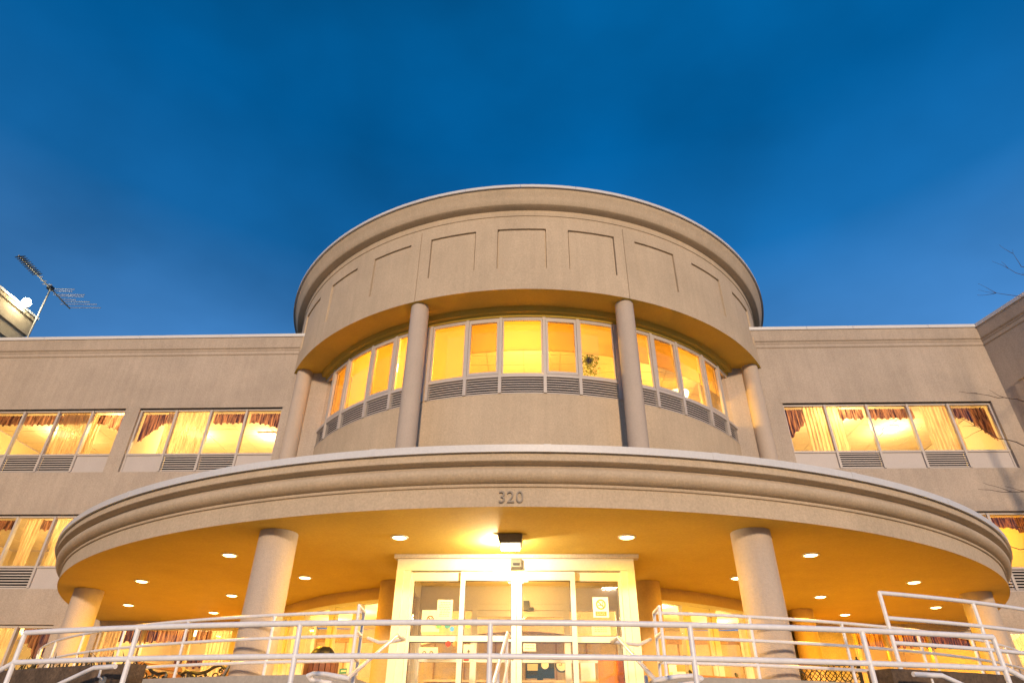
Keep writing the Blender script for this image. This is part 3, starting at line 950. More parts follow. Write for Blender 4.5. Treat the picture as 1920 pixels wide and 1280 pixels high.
# --- canopy
ZS = 2.870
prof = [(12.484, ZS), (12.484, 3.15), (12.515, 3.158), (12.52, 3.165), (12.52, 3.198), (12.50, 3.206)]
for k in range(11):
    th = rad(-78 + 138 * k / 10)
    prof.append((12.50 + 0.165 * cos(th), 3.325 + 0.119 * sin(th)))
prof += [(12.575, 3.440), (12.575, 3.462), (12.705, 3.474), (12.72, 3.485), (12.72, 3.608), (11.9, 3.608), (11.9, 2.90), (12.478, 2.90), (12.478, ZS)]
CE = 80.2
ca = MB(); ca.lathe(prof, -CE, CE, 150, CC, closed=True)
ca.build('canopy_fascia', M['stucco'], B, True)
edges_a = [-80.2 + 0, -66.8, -55.3, -43.8, -32.3, -20.8, -9.2, 2.6, 14.1, 25.5, 36.9, 48.4, 59.9, 71.4, 80.2]
for a0, a1 in zip(edges_a[:-1], edges_a[1:]):
    cp = MB()
    n = max(6, int((a1 - a0) / 1.2))
    cp.lathe([(12.60, 3.612), (12.745, 3.612), (12.748, 3.598), (12.776, 3.596), (12.776, 3.708), (11.95, 3.735), (11.95, 3.612)], a0 + 0.018, a1 - 0.018, n, CC, closed=True)
    cp.build('coping', M['coping'], B, True)
for a0 in edges_a[1:-1]:
    cp = MB()
    cp.lathe([(12.7775, 3.594), (12.782, 3.594), (12.782, 3.712), (12.5, 3.726), (12.5, 3.720), (12.7775, 3.710)], a0 - 0.24, a0 + 0.24, 2, CC, closed=True)
    cp.build('coping_joint', M['coping'], B)
fan = MB(); fan.add([(0, WY - 0.001, 3.68)] + [pol(11.96, -79.4 + 158.8 * i / 60, 3.68, CC) for i in range(61)], [(0, i + 1, i + 2) for i in range(60)])
fan.build('canopy_roof', M['roofing'], B)
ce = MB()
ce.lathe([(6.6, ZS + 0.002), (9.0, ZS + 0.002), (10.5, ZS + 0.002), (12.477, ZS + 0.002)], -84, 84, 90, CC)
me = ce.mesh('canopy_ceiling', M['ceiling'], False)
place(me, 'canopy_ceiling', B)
for a, r in ((-19.0, 11.76), (18.9, 11.76), (-56.8, 11.84), (57.9, 11.84)):
    c_ = pol(r, a, 0, CC)
    MB().cyl(c_.x, c_.y, 0.305, FZ + 0.003, ZS, 48).build('porch_column', M['column'], B, True)
for a, r in ((-20.0, 7.85), (20.0, 7.85), (-59.0, 8.13), (59.0, 8.13)):
    c_ = pol(r, a, 0, CC)
    MB().cyl(c_.x, c_.y, 0.27, FZ + 0.003, ZS, 36).build('pilaster', M['porchwall'], B, True)
# porch curved wall with tall windows
RP = 7.52
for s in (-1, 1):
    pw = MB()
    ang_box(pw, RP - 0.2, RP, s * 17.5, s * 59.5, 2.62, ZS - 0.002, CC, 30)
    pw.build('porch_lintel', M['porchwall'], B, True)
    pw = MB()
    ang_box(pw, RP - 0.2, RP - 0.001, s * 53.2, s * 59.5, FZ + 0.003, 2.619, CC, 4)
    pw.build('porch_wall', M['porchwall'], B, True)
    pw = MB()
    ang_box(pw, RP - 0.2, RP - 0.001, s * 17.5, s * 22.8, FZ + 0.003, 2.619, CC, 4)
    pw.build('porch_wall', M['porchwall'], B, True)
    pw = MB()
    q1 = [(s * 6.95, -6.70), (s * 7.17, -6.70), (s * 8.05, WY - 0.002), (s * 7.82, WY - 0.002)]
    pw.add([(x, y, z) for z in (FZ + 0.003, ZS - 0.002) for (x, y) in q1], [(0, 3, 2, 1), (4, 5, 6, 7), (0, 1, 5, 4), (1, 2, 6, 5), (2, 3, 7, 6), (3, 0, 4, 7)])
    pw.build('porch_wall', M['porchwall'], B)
for s in (-1, 1):
    e = [22.9, 28.2, 34.4, 43.0, 49.2, 53.2]
    f = MB()
    ang_box(f, RP - 0.1, RP + 0.025, s * 22.9, s * 53.2, 2.55, 2.618, CC, 20)
    win = f.build('window', M['doorframe'], B)
    f = MB()
    ang_box(f, RP - 0.1, RP + 0.025, s * 22.9, s * 53.2, FZ + 0.004, FZ + 0.16, CC, 20)
    f.build('sill', M['doorframe'], win)
    for a in e:
        mm = MB(); ang_box(mm, RP - 0.1, RP + 0.04, -0.62, 0.62, FZ + 0.161, 2.549, (0, 0), 2)
        o = place(mm.mesh('mullion', M['doorframe'], False), 'mullion', win, (CC[0], CC[1], 0), rad(s * a))
    for k in range(5):
        mid = (e[k] + e[k + 1]) / 2; h2 = (e[k + 1] - e[k]) / 2 - 0.62
        pm = MB(); ang_box(pm, RP - 0.06, RP - 0.052, -h2, h2, FZ + 0.161, 2.549, (0, 0), 3)
        place(pm.mesh('pane', M['glass']), 'pane', win, (CC[0], CC[1], 0), rad(s * mid))
        if k in (1, 3):
            sm = MB(); bw = 0.5
            ang_box(sm, RP - 0.05, RP + 0.02, -h2 + 0.02, h2 - 0.02, 2.44, 2.545, (0, 0), 3)
            ang_box(sm, RP - 0.05, RP + 0.02, -h2 + 0.02, -h2 + bw, FZ + 0.17, 2.44, (0, 0), 1)
            ang_box(sm, RP - 0.05, RP + 0.02, h2 - bw, h2 - 0.02, FZ + 0.17, 2.44, (0, 0), 1)
            ang_box(sm, RP - 0.05, RP + 0.02, -h2 + 0.02, h2 - 0.02, FZ + 0.17, FZ + 0.3, (0, 0), 3)
            place(sm.mesh('sash', M['doorframe']), 'sash', win, (CC[0], CC[1], 0), rad(s * mid))

# --- entrance vestibule
YD = -12.28
v = MB()
v.box(-2.18, 2.21, YD - 0.06, YD + 0.12, 2.80, ZS - 0.003)
v.build('entrance_header', M['stucco'], B)
f = MB()
f.box(-2.12, 2.12, YD, YD + 0.14, 2.60, 2.798)
f.box(-2.12, -1.99, YD - 0.02, YD + 0.14, FZ + 0.004, 2.60)
f.box(1.99, 2.12, YD - 0.02, YD + 0.14, FZ + 0.004, 2.60)
f.box(-1.99, -1.86, YD + 0.02, YD + 0.14, FZ + 0.004, 2.60)
f.box(1.88, 1.99, YD + 0.02, YD + 0.14, FZ + 0.004, 2.60)
f.box(-2.12, 2.12, YD - 0.012, YD, 2.775, 2.795)
ent = f.build('entrance_frame', M['doorframe'], B)
def leaf(x0, x1, y, name, par, stile=0.085, top=2.585, head=0.15):
    mb = MB()
    z0 = FZ + 0.02
    mb.box(x0, x0 + stile, y, y + 0.045, z0, top)
    mb.box(x1 - stile, x1, y, y + 0.045, z0, top)
    mb.box(x0 + stile, x1 - stile, y, y + 0.045, top - head, top)
    mb.box(x0 + stile, x1 - stile, y, y + 0.045, z0, z0 + 0.2)
    mb.box(x0 + stile, x1 - stile, y - 0.006, y + 0.05, 1.445, 1.535)
    o = mb.build(name, M['doorframe'], par)
    g1 = MB().box(x0 + stile, x1 - stile, y + 0.02, y + 0.026, 1.535, top - head); g1.build('pane', M['glass'], o)
    g2 = MB().box(x0 + stile, x1 - stile, y + 0.02, y + 0.026, z0 + 0.2, 1.445); g2.build('pane', M['glass'], o)
    gk = MB()
    for (a, b, c_, d_) in ((x0 + stile, x1 - stile, 1.535, 1.547), (x0 + stile, x1 - stile, top - head - 0.012, top - head), (x0 + stile, x1 - stile, 1.433, 1.445)):
        gk.box(a, b, y + 0.012, y + 0.034, c_, d_)
    for (c_, d_) in ((1.547, top - head - 0.012), (z0 + 0.2, 1.433)):
        gk.box(x0 + stile, x0 + stile + 0.012, y + 0.012, y + 0.034, c_, d_)
        gk.box(x1 - stile - 0.012, x1 - stile, y + 0.012, y + 0.034, c_, d_)
    gk.build('gasket', M['blackplastic'], o)
    return o
leaf(-1.86, -0.90, YD + 0.085, 'sidelight', B, 0.055)
leaf(0.98, 1.88, YD + 0.085, 'sidelight', B, 0.055)
leaf(-0.965, 0.030, YD + 0.02, 'sliding_door', B)
leaf(0.038, 1.065, YD + 0.02, 'sliding_door', B)
MB().box(-2.1, 2.1, YD + 0.145, -10.1, 2.78, 2.80).build('vestibule_ceiling', M['room'], B)
for s in (-1, 1):
    sw = MB()
    X = s * 2.08
    sw.box(X - 0.04, X + 0.04, YD + 0.141, -10.1, 2.5, 2.778)
    sw.box(X - 0.04, X + 0.04, YD + 0.141, -10.1, FZ + 0.004, FZ + 0.25)
    for y in (-12.0, -11.1, -10.2):
        sw.box(X - 0.045, X + 0.045, y - 0.04, y + 0.04, FZ + 0.25, 2.5)
    o = sw.build('vestibule_side', M['doorframe'], B)
    MB().box(X - 0.004, X + 0.004, -12.1, -10.12, FZ + 0.25, 2.5).build('pane', M['glass'], o)
t = thing('ceiling_lamp', 'bright lamp on the vestibule ceiling behind the sliding doors', 'ceiling lamp', (0.05, -11.0, 2.778))
MB().box(-0.16, 0.16, -0.3, 0.3, -0.05, -0.006).build('diffuser', M['tube'], t)
MB().box(-0.18, 0.18, -0.32, 0.32, -0.006, -0.001).build('base', M['white'], t)
lamp('room_bulb', 'POINT', (0, 0, -0.4), 55, (1.0, 0.55, 0.10), t, 0.1)
# inner screen
YI = -10.08
f = MB()
f.box(-2.1, 2.1, YI, YI + 0.1, 2.42, 2.78)
f.box(-2.1, 2.1, YI - 0.01, YI + 0.1, 2.30, 2.34)
for x in (-2.04, -0.90, 0.98, 2.04):
    f.box(x - 0.06, x + 0.06, YI, YI + 0.1, FZ + 0.004, 2.42)
f.box(-2.1, 2.1, YI + 0.01, YI + 0.1, 2.34, 2.42)
f.box(-1.98, -0.96, YI + 0.02, YI + 0.08, 1.34, 1.40)
f.box(1.04, 1.98, YI + 0.02, YI + 0.08, 1.34, 1.40)
f.box(-0.84, 0.92, YI + 0.02, YI + 0.08, 1.34, 1.44)
f.box(0.01, 0.07, YI + 0.02, YI + 0.08, FZ + 0.004, 2.42)
f.box(-0.84, 0.92, YI + 0.02, YI + 0.08, 2.18, 2.30)
ins = f.build('inner_screen', M['doorframe'], B)
MB().box(-1.98, 1.98, YI + 0.045, YI + 0.05, FZ + 0.1, 2.3).build('pane', M['glass'], ins)
# lobby behind
lb = MB()
lb.box(-7.0, 7.0, -3.3, -3.2, FZ, 2.87)
lb.box(-6.35, -6.3, -6.2, -3.31, FZ, 2.87)
lb.box(6.3, 6.35, -6.2, -3.31, FZ, 2.87)
lb.build('lobby_wall', M['lobbywall'], B)
mld = MB()
for x in [i * 0.9 - 6.3 for i in range(15)]:
    mld.box(x - 0.02, x + 0.02, -3.33, -3.301, FZ + 0.1, 2.5)
mld.box(-7, 7, -3.36, -3.301, 1.25, 1.33)
mld.box(-7, 7, -3.37, -3.301, 2.5, 2.62)
mld.build('wall_moulding', M['lobbywood'], B)
lc = MB(); lc.lathe([(0.05, 2.86), (RP - 0.21, 2.86)], -80, 80, 50, CC); lco = lc.build('lobby_ceiling', M['tile'], B)
# arched bulkhead over the reception
ar = MB()
n = 24
top = [(-2.6 + 5.2 * i / n, 2.05 + 0.33 * sin(pi * i / n)) for i in range(n + 1)]
vs = []; fs = []
for (x, z) in top: vs += [(x, -6.6, z), (x, -6.6, 2.85), (x, -6.3, z), (x, -6.3, 2.85)]
for i in range(n):
    k = i * 4
    fs += [(k, k + 4, k + 5, k + 1), (k + 2, k + 3, k + 7, k + 6), (k, k + 2, k + 6, k + 4)]
ar.add(vs, fs)
ar.build('arched_bulkhead', M['lobbywall'], B)
for i, (x, y) in enumerate(((-1.7, -8.2), (1.3, -8.3), (-4.3, -6.4), (4.3, -6.5), (-5.2, -5.0), (5.4, -5.1), (3.4, -7.4), (-3.2, -7.3))):
    side = 'right' if x > 0 else 'left'
    t = thing('ceiling_lamp', ['round lobby ceiling lamp left of the entrance doors', 'round lobby ceiling lamp right of the entrance doors', 'round lobby lamp behind the left porch windows, middle', 'round lobby lamp behind the right porch windows, middle', 'round lobby lamp deepest behind the left porch windows', 'round lobby lamp deepest behind the right porch windows', 'round lobby lamp behind the first right porch window', 'round lobby lamp behind the first left porch window'][i], 'ceiling lamp', (x, y, 2.858), group='lamps in the lobby')
    q = MB(); q.lathe([(0.001, -0.05), (0.12, -0.045), (0.17, -0.004)], 0, 360, 20); q.build('diffuser', M['lamp'], t, True)
    lamp('room_bulb', 'POINT', (0, 0, -0.45), 105, (1.0, 0.66, 0.22), t, 0.12)
# reception counter, things on it
t = thing('reception_counter', 'wooden reception counter inside the entrance', 'counter', (0, -7.2, FZ))
MB().box(-2.2, 2.2, -0.3, 0.3, 0.005, 0.74).build('body', M['lobbywood'], t)
MB().box(-2.3, 2.3, -0.38, 0.38, 0.742, 0.79).build('counter_top', M['lobbywall'], t)
t = thing('computer_monitor', 'dark monitor with stickers on the reception counter, seen in the right sliding door', 'monitor', (0.42, -7.25, FZ + 0.79))
MB().box(-0.34, 0.34, -0.05, 0.0, 0.06, 0.46).build('screen', M['blackplastic'], t)
MB().box(-0.07, 0.07, -0.02, 0.1, 0.003, 0.1).build('stand', M['blackplastic'], t)
MB().box(-0.3, -0.05, -0.056, -0.051, 0.22, 0.36).build('sticker', M['paper'], t)
MB().cyl(0.12, 0, 0.09, 0, 0.006, 16).build('badge', M['white'], t).matrix_local = Matrix.Translation((0.0, -0.052, 0.34)) @ Matrix.Rotation(rad(90), 4, 'X')
t = thing('orange_bag', 'orange gift bag with tissue paper behind the right sidelight', 'bag', (1.68, -11.5, FZ))
bgm = MB(); bgm.box(-0.22, 0.22, -0.12, 0.12, 0.40, 0.82); bgm.build('bag', M['orangebag'], t)
ts = MB()
for k in range(14):
    x = -0.2 + 0.03 * k
    ts.add([(x, random.uniform(-0.08, 0.08), 0.80), (x + 0.07, random.uniform(-0.08, 0.08), 0.80), (x + random.uniform(0, 0.06), random.uniform(-0.1, 0.1), 0.86 + random.uniform(0, 0.09))], [(0, 1, 2)])
ts.build('tissue', M['tissue'], t)
MB().box(-0.26, 0.26, -0.16, 0.16, 0.36, 0.398).build('stand_top', M['lobbywood'], t)
MB().box(-0.03, 0.03, -0.03, 0.03, 0.004, 0.36).build('stand_leg', M['lobbywood'], t)
# clock on the inner wall
t = thing('wall_clock', 'round wall clock with a dark rim inside the entrance', 'clock', (0.95, -6.62, 1.62))
ck = MB(); ck.cyl(0, 0, 0.135, 0, 0.02, 24); o = ck.build('face', M['white'], t); o.rotation_euler = (rad(90), 0, 0)
ck = MB(); ck.lathe([(0.13, 0.0), (0.165, 0.0), (0.165, 0.035), (0.13, 0.03)], 0, 360, 28, (0, 0), closed=True); o = ck.build('rim', M['iron'], t, True); o.rotation_euler = (rad(90), 0, 0)
hd = MB(); hd.box(-0.006, 0.006, -0.03, -0.024, 0, 0.08); hd.box(-0.07, 0.0, -0.03, -0.024, -0.006, 0.006); hd.build('hands', M['ink'], t)

# ------------------------------------------------------------------ fixtures under the canopy
def downlight_proto():
    t = thing('downlight', '', 'downlight', (0, 0, ZS), group='recessed downlights in the canopy ceiling')
    q = MB(); q.lathe([(0.150, 0.001), (0.150, -0.012), (0.118, -0.016), (0.110, -0.004)], 0, 360, 32, closed=True)
    q.build('trim_ring', M['doorframe'], t, True)
    q = MB(); q.lathe([(0.001, -0.030), (0.06, -0.027), (0.095, -0.019), (0.112, -0.008)], 0, 360, 28); q.build('lens', M['lens'], t, True)
    lamp('downlight_bulb', 'AREA', (0, 0, -0.038), 102, AMBER, t, 0.20, (0, 0, -1))
    return t
dl = []
for a in (9.8, 28.4, 47.4, 65.0):
    for s in (-1, 1): dl.append((11.05, s * a))
for a in (29.5, 48.9, 66.5):
    for s in (-1, 1): dl.append((9.03, s * a))
names = {(9.8, -1): 'outer ring downlight just left of the entrance floodlight', (9.8, 1): 'outer ring downlight just right of the entrance floodlight',
         (28.4, -1): 'outer ring downlight left of the big left porch column', (28.4, 1): 'outer ring downlight right of the big right porch column',
         (47.4, -1): 'outer ring downlight halfway to the far left porch column', (47.4, 1): 'outer ring downlight halfway to the far right porch column',
         (65.0, -1): 'outer ring downlight nearest the far left porch column', (65.0, 1): 'outer ring downlight nearest the far right porch column',
         (29.5, -1): 'inner ring downlight between the left porch column and the entrance', (29.5, 1): 'inner ring downlight beside the right porch column towards the entrance',
         (48.9, -1): 'inner ring downlight left of the left porch column, nearer the column', (48.9, 1): 'inner ring downlight right of the right porch column, nearer the column',
         (66.5, -1): 'innermost downlight above the brown valances on the left', (66.5, 1): 'innermost downlight above the brown valances on the right'}
proto = None
for r, a in dl:
    loc = pol(r, a, ZS, CC)
    lab = names[(round(abs(a), 1), 1 if a > 0 else -1)]
    if proto is None:
        proto = downlight_proto(); proto.location = loc; proto['label'] = lab
    else:
        copytree(proto, loc, None, lab)
# entrance floodlight
t = thing('entrance_floodlight', 'dark boxed floodlight on the canopy ceiling shining at the entrance doors', 'floodlight', (-0.03, -13.5, ZS))
q = MB()
q.box(-0.27, 0.27, -0.16, 0.22, -0.012, -0.001)
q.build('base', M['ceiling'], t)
q = MB()
q.add([(-0.2, -0.20, -0.013), (0.2, -0.20, -0.013), (0.2, 0.2, -0.013), (-0.2, 0.2, -0.013), (-0.18, -0.17, -0.15), (0.18, -0.17, -0.15), (0.18, 0.10, -0.17), (-0.18, 0.10, -0.17)],
      [(0, 1, 5, 4), (1, 2, 6, 5), (0, 4, 7, 3), (4, 5, 6, 7), (0, 3, 2, 1)])
q.build('housing', M['bronze'], t)
q = MB()
q.add([(-0.17, 0.105, -0.172), (0.17, 0.105, -0.172), (0.19, 0.205, -0.03), (-0.19, 0.205, -0.03)], [(0, 1, 2, 3)])
q.box(-0.15, 0.15, -0.10, 0.09, -0.215, -0.172)
q.build('lens', M['lens_door'], t)
lamp('floodlight_bulb', 'POINT', (-0.22, 0.32, -0.10), 240, (1.0, 0.86, 0.60), t, 0.06)
# door sensor
t = thing('door_sensor', 'small brown motion sensor box above the sliding doors', 'sensor', (0.03, YD - 0.004, 2.70))
q = MB()
q.add([(-0.105, 0.0, -0.10), (0.105, 0.0, -0.10), (0.105, 0.0, 0.085), (-0.105, 0.0, 0.085), (-0.085, -0.13, -0.07), (0.085, -0.13, -0.07), (0.095, -0.09, 0.08), (-0.095, -0.09, 0.08)],
      [(0, 1, 5, 4), (1, 2, 6, 5), (2, 3, 7, 6), (3, 0, 4, 7), (4, 5, 6, 7), (0, 3, 2, 1)])
q.build('housing', M['bronze'], t)
MB().box(-0.06, 0.06, -0.128, -0.12, -0.045, 0.0).build('window', M['dark'], t)
t = thing('inner_sensor', 'small black sensor on the inner screen above the doors', 'sensor', (0.16, YI - 0.002, 2.38))
q = MB(); q.box(-0.06, 0.06, -0.08, 0, -0.09, 0.09); q.build('housing', M['blackplastic'], t)
MB().box(0.062, 0.15, -0.06, 0, -0.09, -0.03).build('cable_box', M['blackplastic'], t)

# house number
t = thing('house_number', 'metal digits 320 on the canopy fascia above the entrance', 'house number', (0.03, CC[1] - 12.484, 3.0), world=True)
for ch, a in (('3', -0.41), ('2', 0.17), ('0', 0.77)):
    cu = bpy.data.curves.new('digit', 'FONT')
    cu.body = ch; cu.size = 0.245; cu.extrude = 0.012; cu.align_x = 'CENTER'
    tmp = bpy.data.objects.new('tmp', cu)
    COL.objects.link(tmp)
    bpy.context.view_layer.update()
    me = bpy.data.meshes.new_from_object(tmp.evaluated_get(bpy.context.evaluated_depsgraph_get()))
    bpy.data.objects.remove(tmp)
    me.materials.clear(); me.materials.append(M['digit'])
    o = place(me, 'digit', t)
    q = pol(12.484 + 0.022, a, 2.925, CC)
    o.location = q
    o.rotation_euler = (rad(90), 0, rad(a))

# signs and stickers on the glass (just in front of it)
YS = YD + 0.105 - 0.012
def sign(name, label, x0, x1, z0, z1, m, y=YS):
    t = thing(name, label, 'sign' if 'sign' in name else 'notice', ((x0 + x1) / 2, y, z0), world=True)
    MB().box(x0, x1, y, y + 0.004, z0, z1).build('sheet', m, t)
    return t
def nosmoke(t, x, z, r, m, y):
    q = MB(); q.lathe([(r * 0.72, -0.002), (r, -0.002), (r, 0.0), (r * 0.72, 0.0)], 0, 360, 32, closed=True)
    o = q.build('ring', m, t); o.matrix_parent_inverse = Matrix.Translation(-t.location); o.matrix_basis = Matrix.Translation((x, y - 0.002, z)) @ Matrix.Rotation(rad(90), 4, 'X')
    q = MB().box(-r * 0.86, r * 0.86, -0.0045, -0.0035, -r * 0.11, r * 0.11)
    o = q.build('slash', m, t); o.matrix_basis = Matrix.Translation((x, y, z)) @ Matrix.Rotation(rad(45), 4, 'Y')
    q = MB(); q.box(-r * 0.62, r * 0.3, -0.003, -0.0025, -r * 0.22, -r * 0.06); q.box(r * 0.36, r * 0.48, -0.003, -0.0025, -r * 0.22, -r * 0.06)
    q.tube([(r * 0.42, -0.003, 0.0), (r * 0.3, -0.003, r * 0.2), (r * 0.45, -0.003, r * 0.35), (r * 0.2, -0.003, r * 0.5)], r * 0.05, 4)
    o = q.build('cigarette', M['ink'], t); o.matrix_basis = Matrix.Translation((x, y, z))
def textlines(t, x0, x1, z0, z1, n, m, y):
    q = MB()
    for k in range(n):
        z = z1 - (z1 - z0) * (k + 0.5) / n
        x = x0 + random.uniform(0, 0.12) * (x1 - x0)
        e = x1 - random.uniform(0, 0.15) * (x1 - x0)
        while x < e:
            wd = random.uniform(0.02, 0.05)
            q.box(x, min(x + wd, e), y - 0.0015, y - 0.0005, z - 0.004, z + 0.004)
            x += wd + 0.010
    q.build('print', m, t)
t = sign('no_smoking_sign', 'cream sticker with a red no smoking circle on the left sidelight', -1.62, -1.30, 1.60, 1.95, M['paper'])
nosmoke(t, -1.47, 1.80, 0.062, M['red'], YS)
t = sign('paper_notice', 'taped paper notice with lines of print on the left sidelight', -1.36, -1.09, 1.80, 2.12, M['paper'], YS - 0.006)
textlines(t, -1.33, -1.12, 1.84, 2.09, 9, M['ink'], YS - 0.006)
t = sign('no_smoking_sign', 'white no smoking board with an orange band on the right sidelight', 1.36, 1.63, 1.84, 2.17, M['white'])
nosmoke(t, 1.50, 2.05, 0.085, M['orange'], YS)
MB().box(1.40, 1.59, YS - 0.003, YS - 0.002, 1.865, 1.935).build('band', M['orange'], t)
textlines(t, 1.42, 1.57, 1.875, 1.925, 2, M['paper'], YS - 0.003)
t = sign('paper_notice', 'pale paper notice below the no smoking board on the right sidelight', 1.32, 1.64, 1.56, 1.78, M['paper'])
textlines(t, 1.36, 1.60, 1.60, 1.76, 5, M['ink'], YS)
def disc(name, label, x, z, r, m, y=YS):
    q = MB(); q.cyl(0, 0, r, 0, 0.003, 24)
    o = q.build(name, m)
    o.matrix_basis = Matrix.Translation((x, y - 0.012, z)) @ Matrix.Rotation(rad(90), 4, 'X')
    tag(o, label, 'sticker', 'round stickers on the entrance glass')
disc('round_sticker', 'blue round sticker right of the no smoking sticker on the left sidelight', -1.08, 1.645, 0.04, M['blue'])
disc('round_sticker', 'red round sticker under the middle rail of the left sidelight', -1.13, 1.415, 0.045, M['red'])
disc('round_sticker', 'orange round sticker beside the red one near the sliding door edge', -1.01, 1.415, 0.042, M['orange'])
disc('round_sticker', 'pale green ringed sticker below the paper notice', -1.31, 1.71, 0.05, M['green'])
disc('round_sticker', 'small teal green sticker between notice and blue sticker', -1.16, 1.70, 0.05, M['teal'])
disc('round_sticker', 'yellow round sticker on the left sliding door pane', -0.80, 1.70, 0.045, M['yellow'], YD + 0.03)
t = sign('floor_notice', 'cream notice with two dark footprints low on the left sidelight', -1.62, -1.30, 1.18, 1.36, M['paper'])
q = MB()
for x in (-1.53, -1.41):
    q.lathe([(0.018, 0), (0.034, 0)], 20, 300, 16, (0, 0))
    for i in range(len(q.v) - 34, len(q.v)):
        vx, vy, vz = q.v[i]; q.v[i] = (x + vx, YS - 0.002, 1.27 + vy)
q.build('print', M['ink'], t)
t = sign('arrow_sign', 'small sign with a black upward arrow on the left sliding door', -0.86, -0.68, 1.14, 1.40, M['paper'], YD + 0.03)
q = MB(); q.box(-0.778, -0.762, YD + 0.027, YD + 0.028, 1.21, 1.29); q.add([(-0.80, YD + 0.0275, 1.28), (-0.74, YD + 0.0275, 1.28), (-0.77, YD + 0.0275, 1.33)], [(0, 1, 2)])
q.build('arrow', M['ink'], t)
MB().box(-0.85, -0.76, YD + 0.027, YD + 0.028, 1.15, 1.18).build('red_strip', M['red'], t)
t = sign('paper_notice', 'small cream notice with two lines of print on the right sliding door', 0.15, 0.36, 1.30, 1.42, M['paper'], YD + 0.03)
textlines(t, 0.17, 0.34, 1.32, 1.41, 2, M['green'], YD + 0.03)
t = sign('paper_notice', 'bright paper sheet on the inner screen right of the doors', 1.22, 1.50, 1.02, 1.34, M['white'], YI - 0.01)
q_a = -29.6
t = thing('teal_sign', 'small teal sign with pale print on the left porch window', 'sign', pol(RP + 0.03, q_a, 1.20, CC))
t.rotation_euler = (0, 0, rad(q_a))
MB().box(-0.12, 0.12, -0.004, 0, 0, 0.10).build('sheet', M['teal'], t)
qq = MB(); qq.box(-0.07, 0.08, -0.007, -0.005, 0.035, 0.065); qq.build('print', M['paper'], t)
t = thing('notice_board', 'framed notices pinned to a board behind the right porch windows', 'notice board', (3.9, -6.0, 1.1))
MB().box(-0.5, 0.5, -0.03, 0, 0, 0.8).build('board', M['white'], t)
for i, (x, z, wd, hg) in enumerate(((-0.4, 0.1, 0.24, 0.34), (-0.05, 0.45, 0.3, 0.2), (0.2, 0.1, 0.22, 0.26))):
    q = MB(); q.box(x, x + wd, -0.036, -0.031, z, z + hg); q.build('sheet', M['orange'] if i == 1 else M['paper'], t)

# ------------------------------------------------------------------ railings
TR = 0.024
def railing(name, label, r, rails, a0, a1, posts, zfloor, extra=None, tr=TR, group=None, n=40, posttop=None):
    t = thing(name, label, 'railing', pol(r, (a0 + a1) / 2, zfloor, CC), world=True, group=group)
    for k, z in enumerate(rails):
        mb = MB().tube(arc(r, a0, a1, z, CC, n), tr if k else tr * 1.05, 10)
        mb.build(['top_rail', 'mid_rail', 'low_rail', 'bottom_rail'][k], M['rail'], t, True)
    for a in posts:
        MB().tube([pol(r, a, zfloor, CC), pol(r, a, rails[0], CC)], tr, 10).build('post', M['rail'], t, True)
    return t
fr_ = railing('front_railing', 'white tube railing along the front of the stair landing, nearest the camera', 15.38, (0.9, 0.63, 0.36, 0.09), -18.2, 18.1, (-18.2, -12.8, -6.5, 0.0, 6.6, 12.7, 18.1), -0.168)
for s in (-1, 1):
    for z in (0.9, 0.63):
        mb = MB().tube([pol(15.38, s * 18.2, z - (0.27 if z > 0.8 else 0.24), CC)] + [pol(15.38, s * (18.2 + 10 * q / 8), (z - 0.26) - 1.2 * q / 8, CC) for q in range(1, 9)], TR, 10)
        mb.build('sloping_rail', M['rail'], fr_, True)
rl = railing('porch_railing', 'white tube railing on the porch kerb left of the central steps', 12.36, (1.5, 1.2, 0.9), -62, -9.2, (-55, -49.5, -43.0, -36.4, -30.0, -23.0, -15.6, -9.2), 0.725, tr=0.022)
rr2 = railing('porch_railing', 'white tube railing on the porch kerb right of the central steps', 12.36, (1.5, 1.2, 0.9), 9.2, 62, (9.2, 15.6, 22.7, 29.9, 37.0, 43.5, 50.0, 56.0), 0.725, tr=0.022)
for t, s in ((rl, -1), (rr2, 1)):
    a_ = pol(12.36, s * 9.2, 0, CC); b_ = Vector((s * 1.93, -15.22, 0)) if s < 0 else Vector((1.98, -15.20, 0))
    for z in (1.5, 1.2, 0.9):
        MB().tube([a_ + Vector((0, 0, z)), b_ + Vector((0, 0, z))], 0.022, 10).build('return_rail', M['rail'], t, True)
    MB().tube([b_ + Vector((0, 0, -0.1)), b_ + Vector((0, 0, 1.5))], 0.022, 10).build('post', M['rail'], t, True)
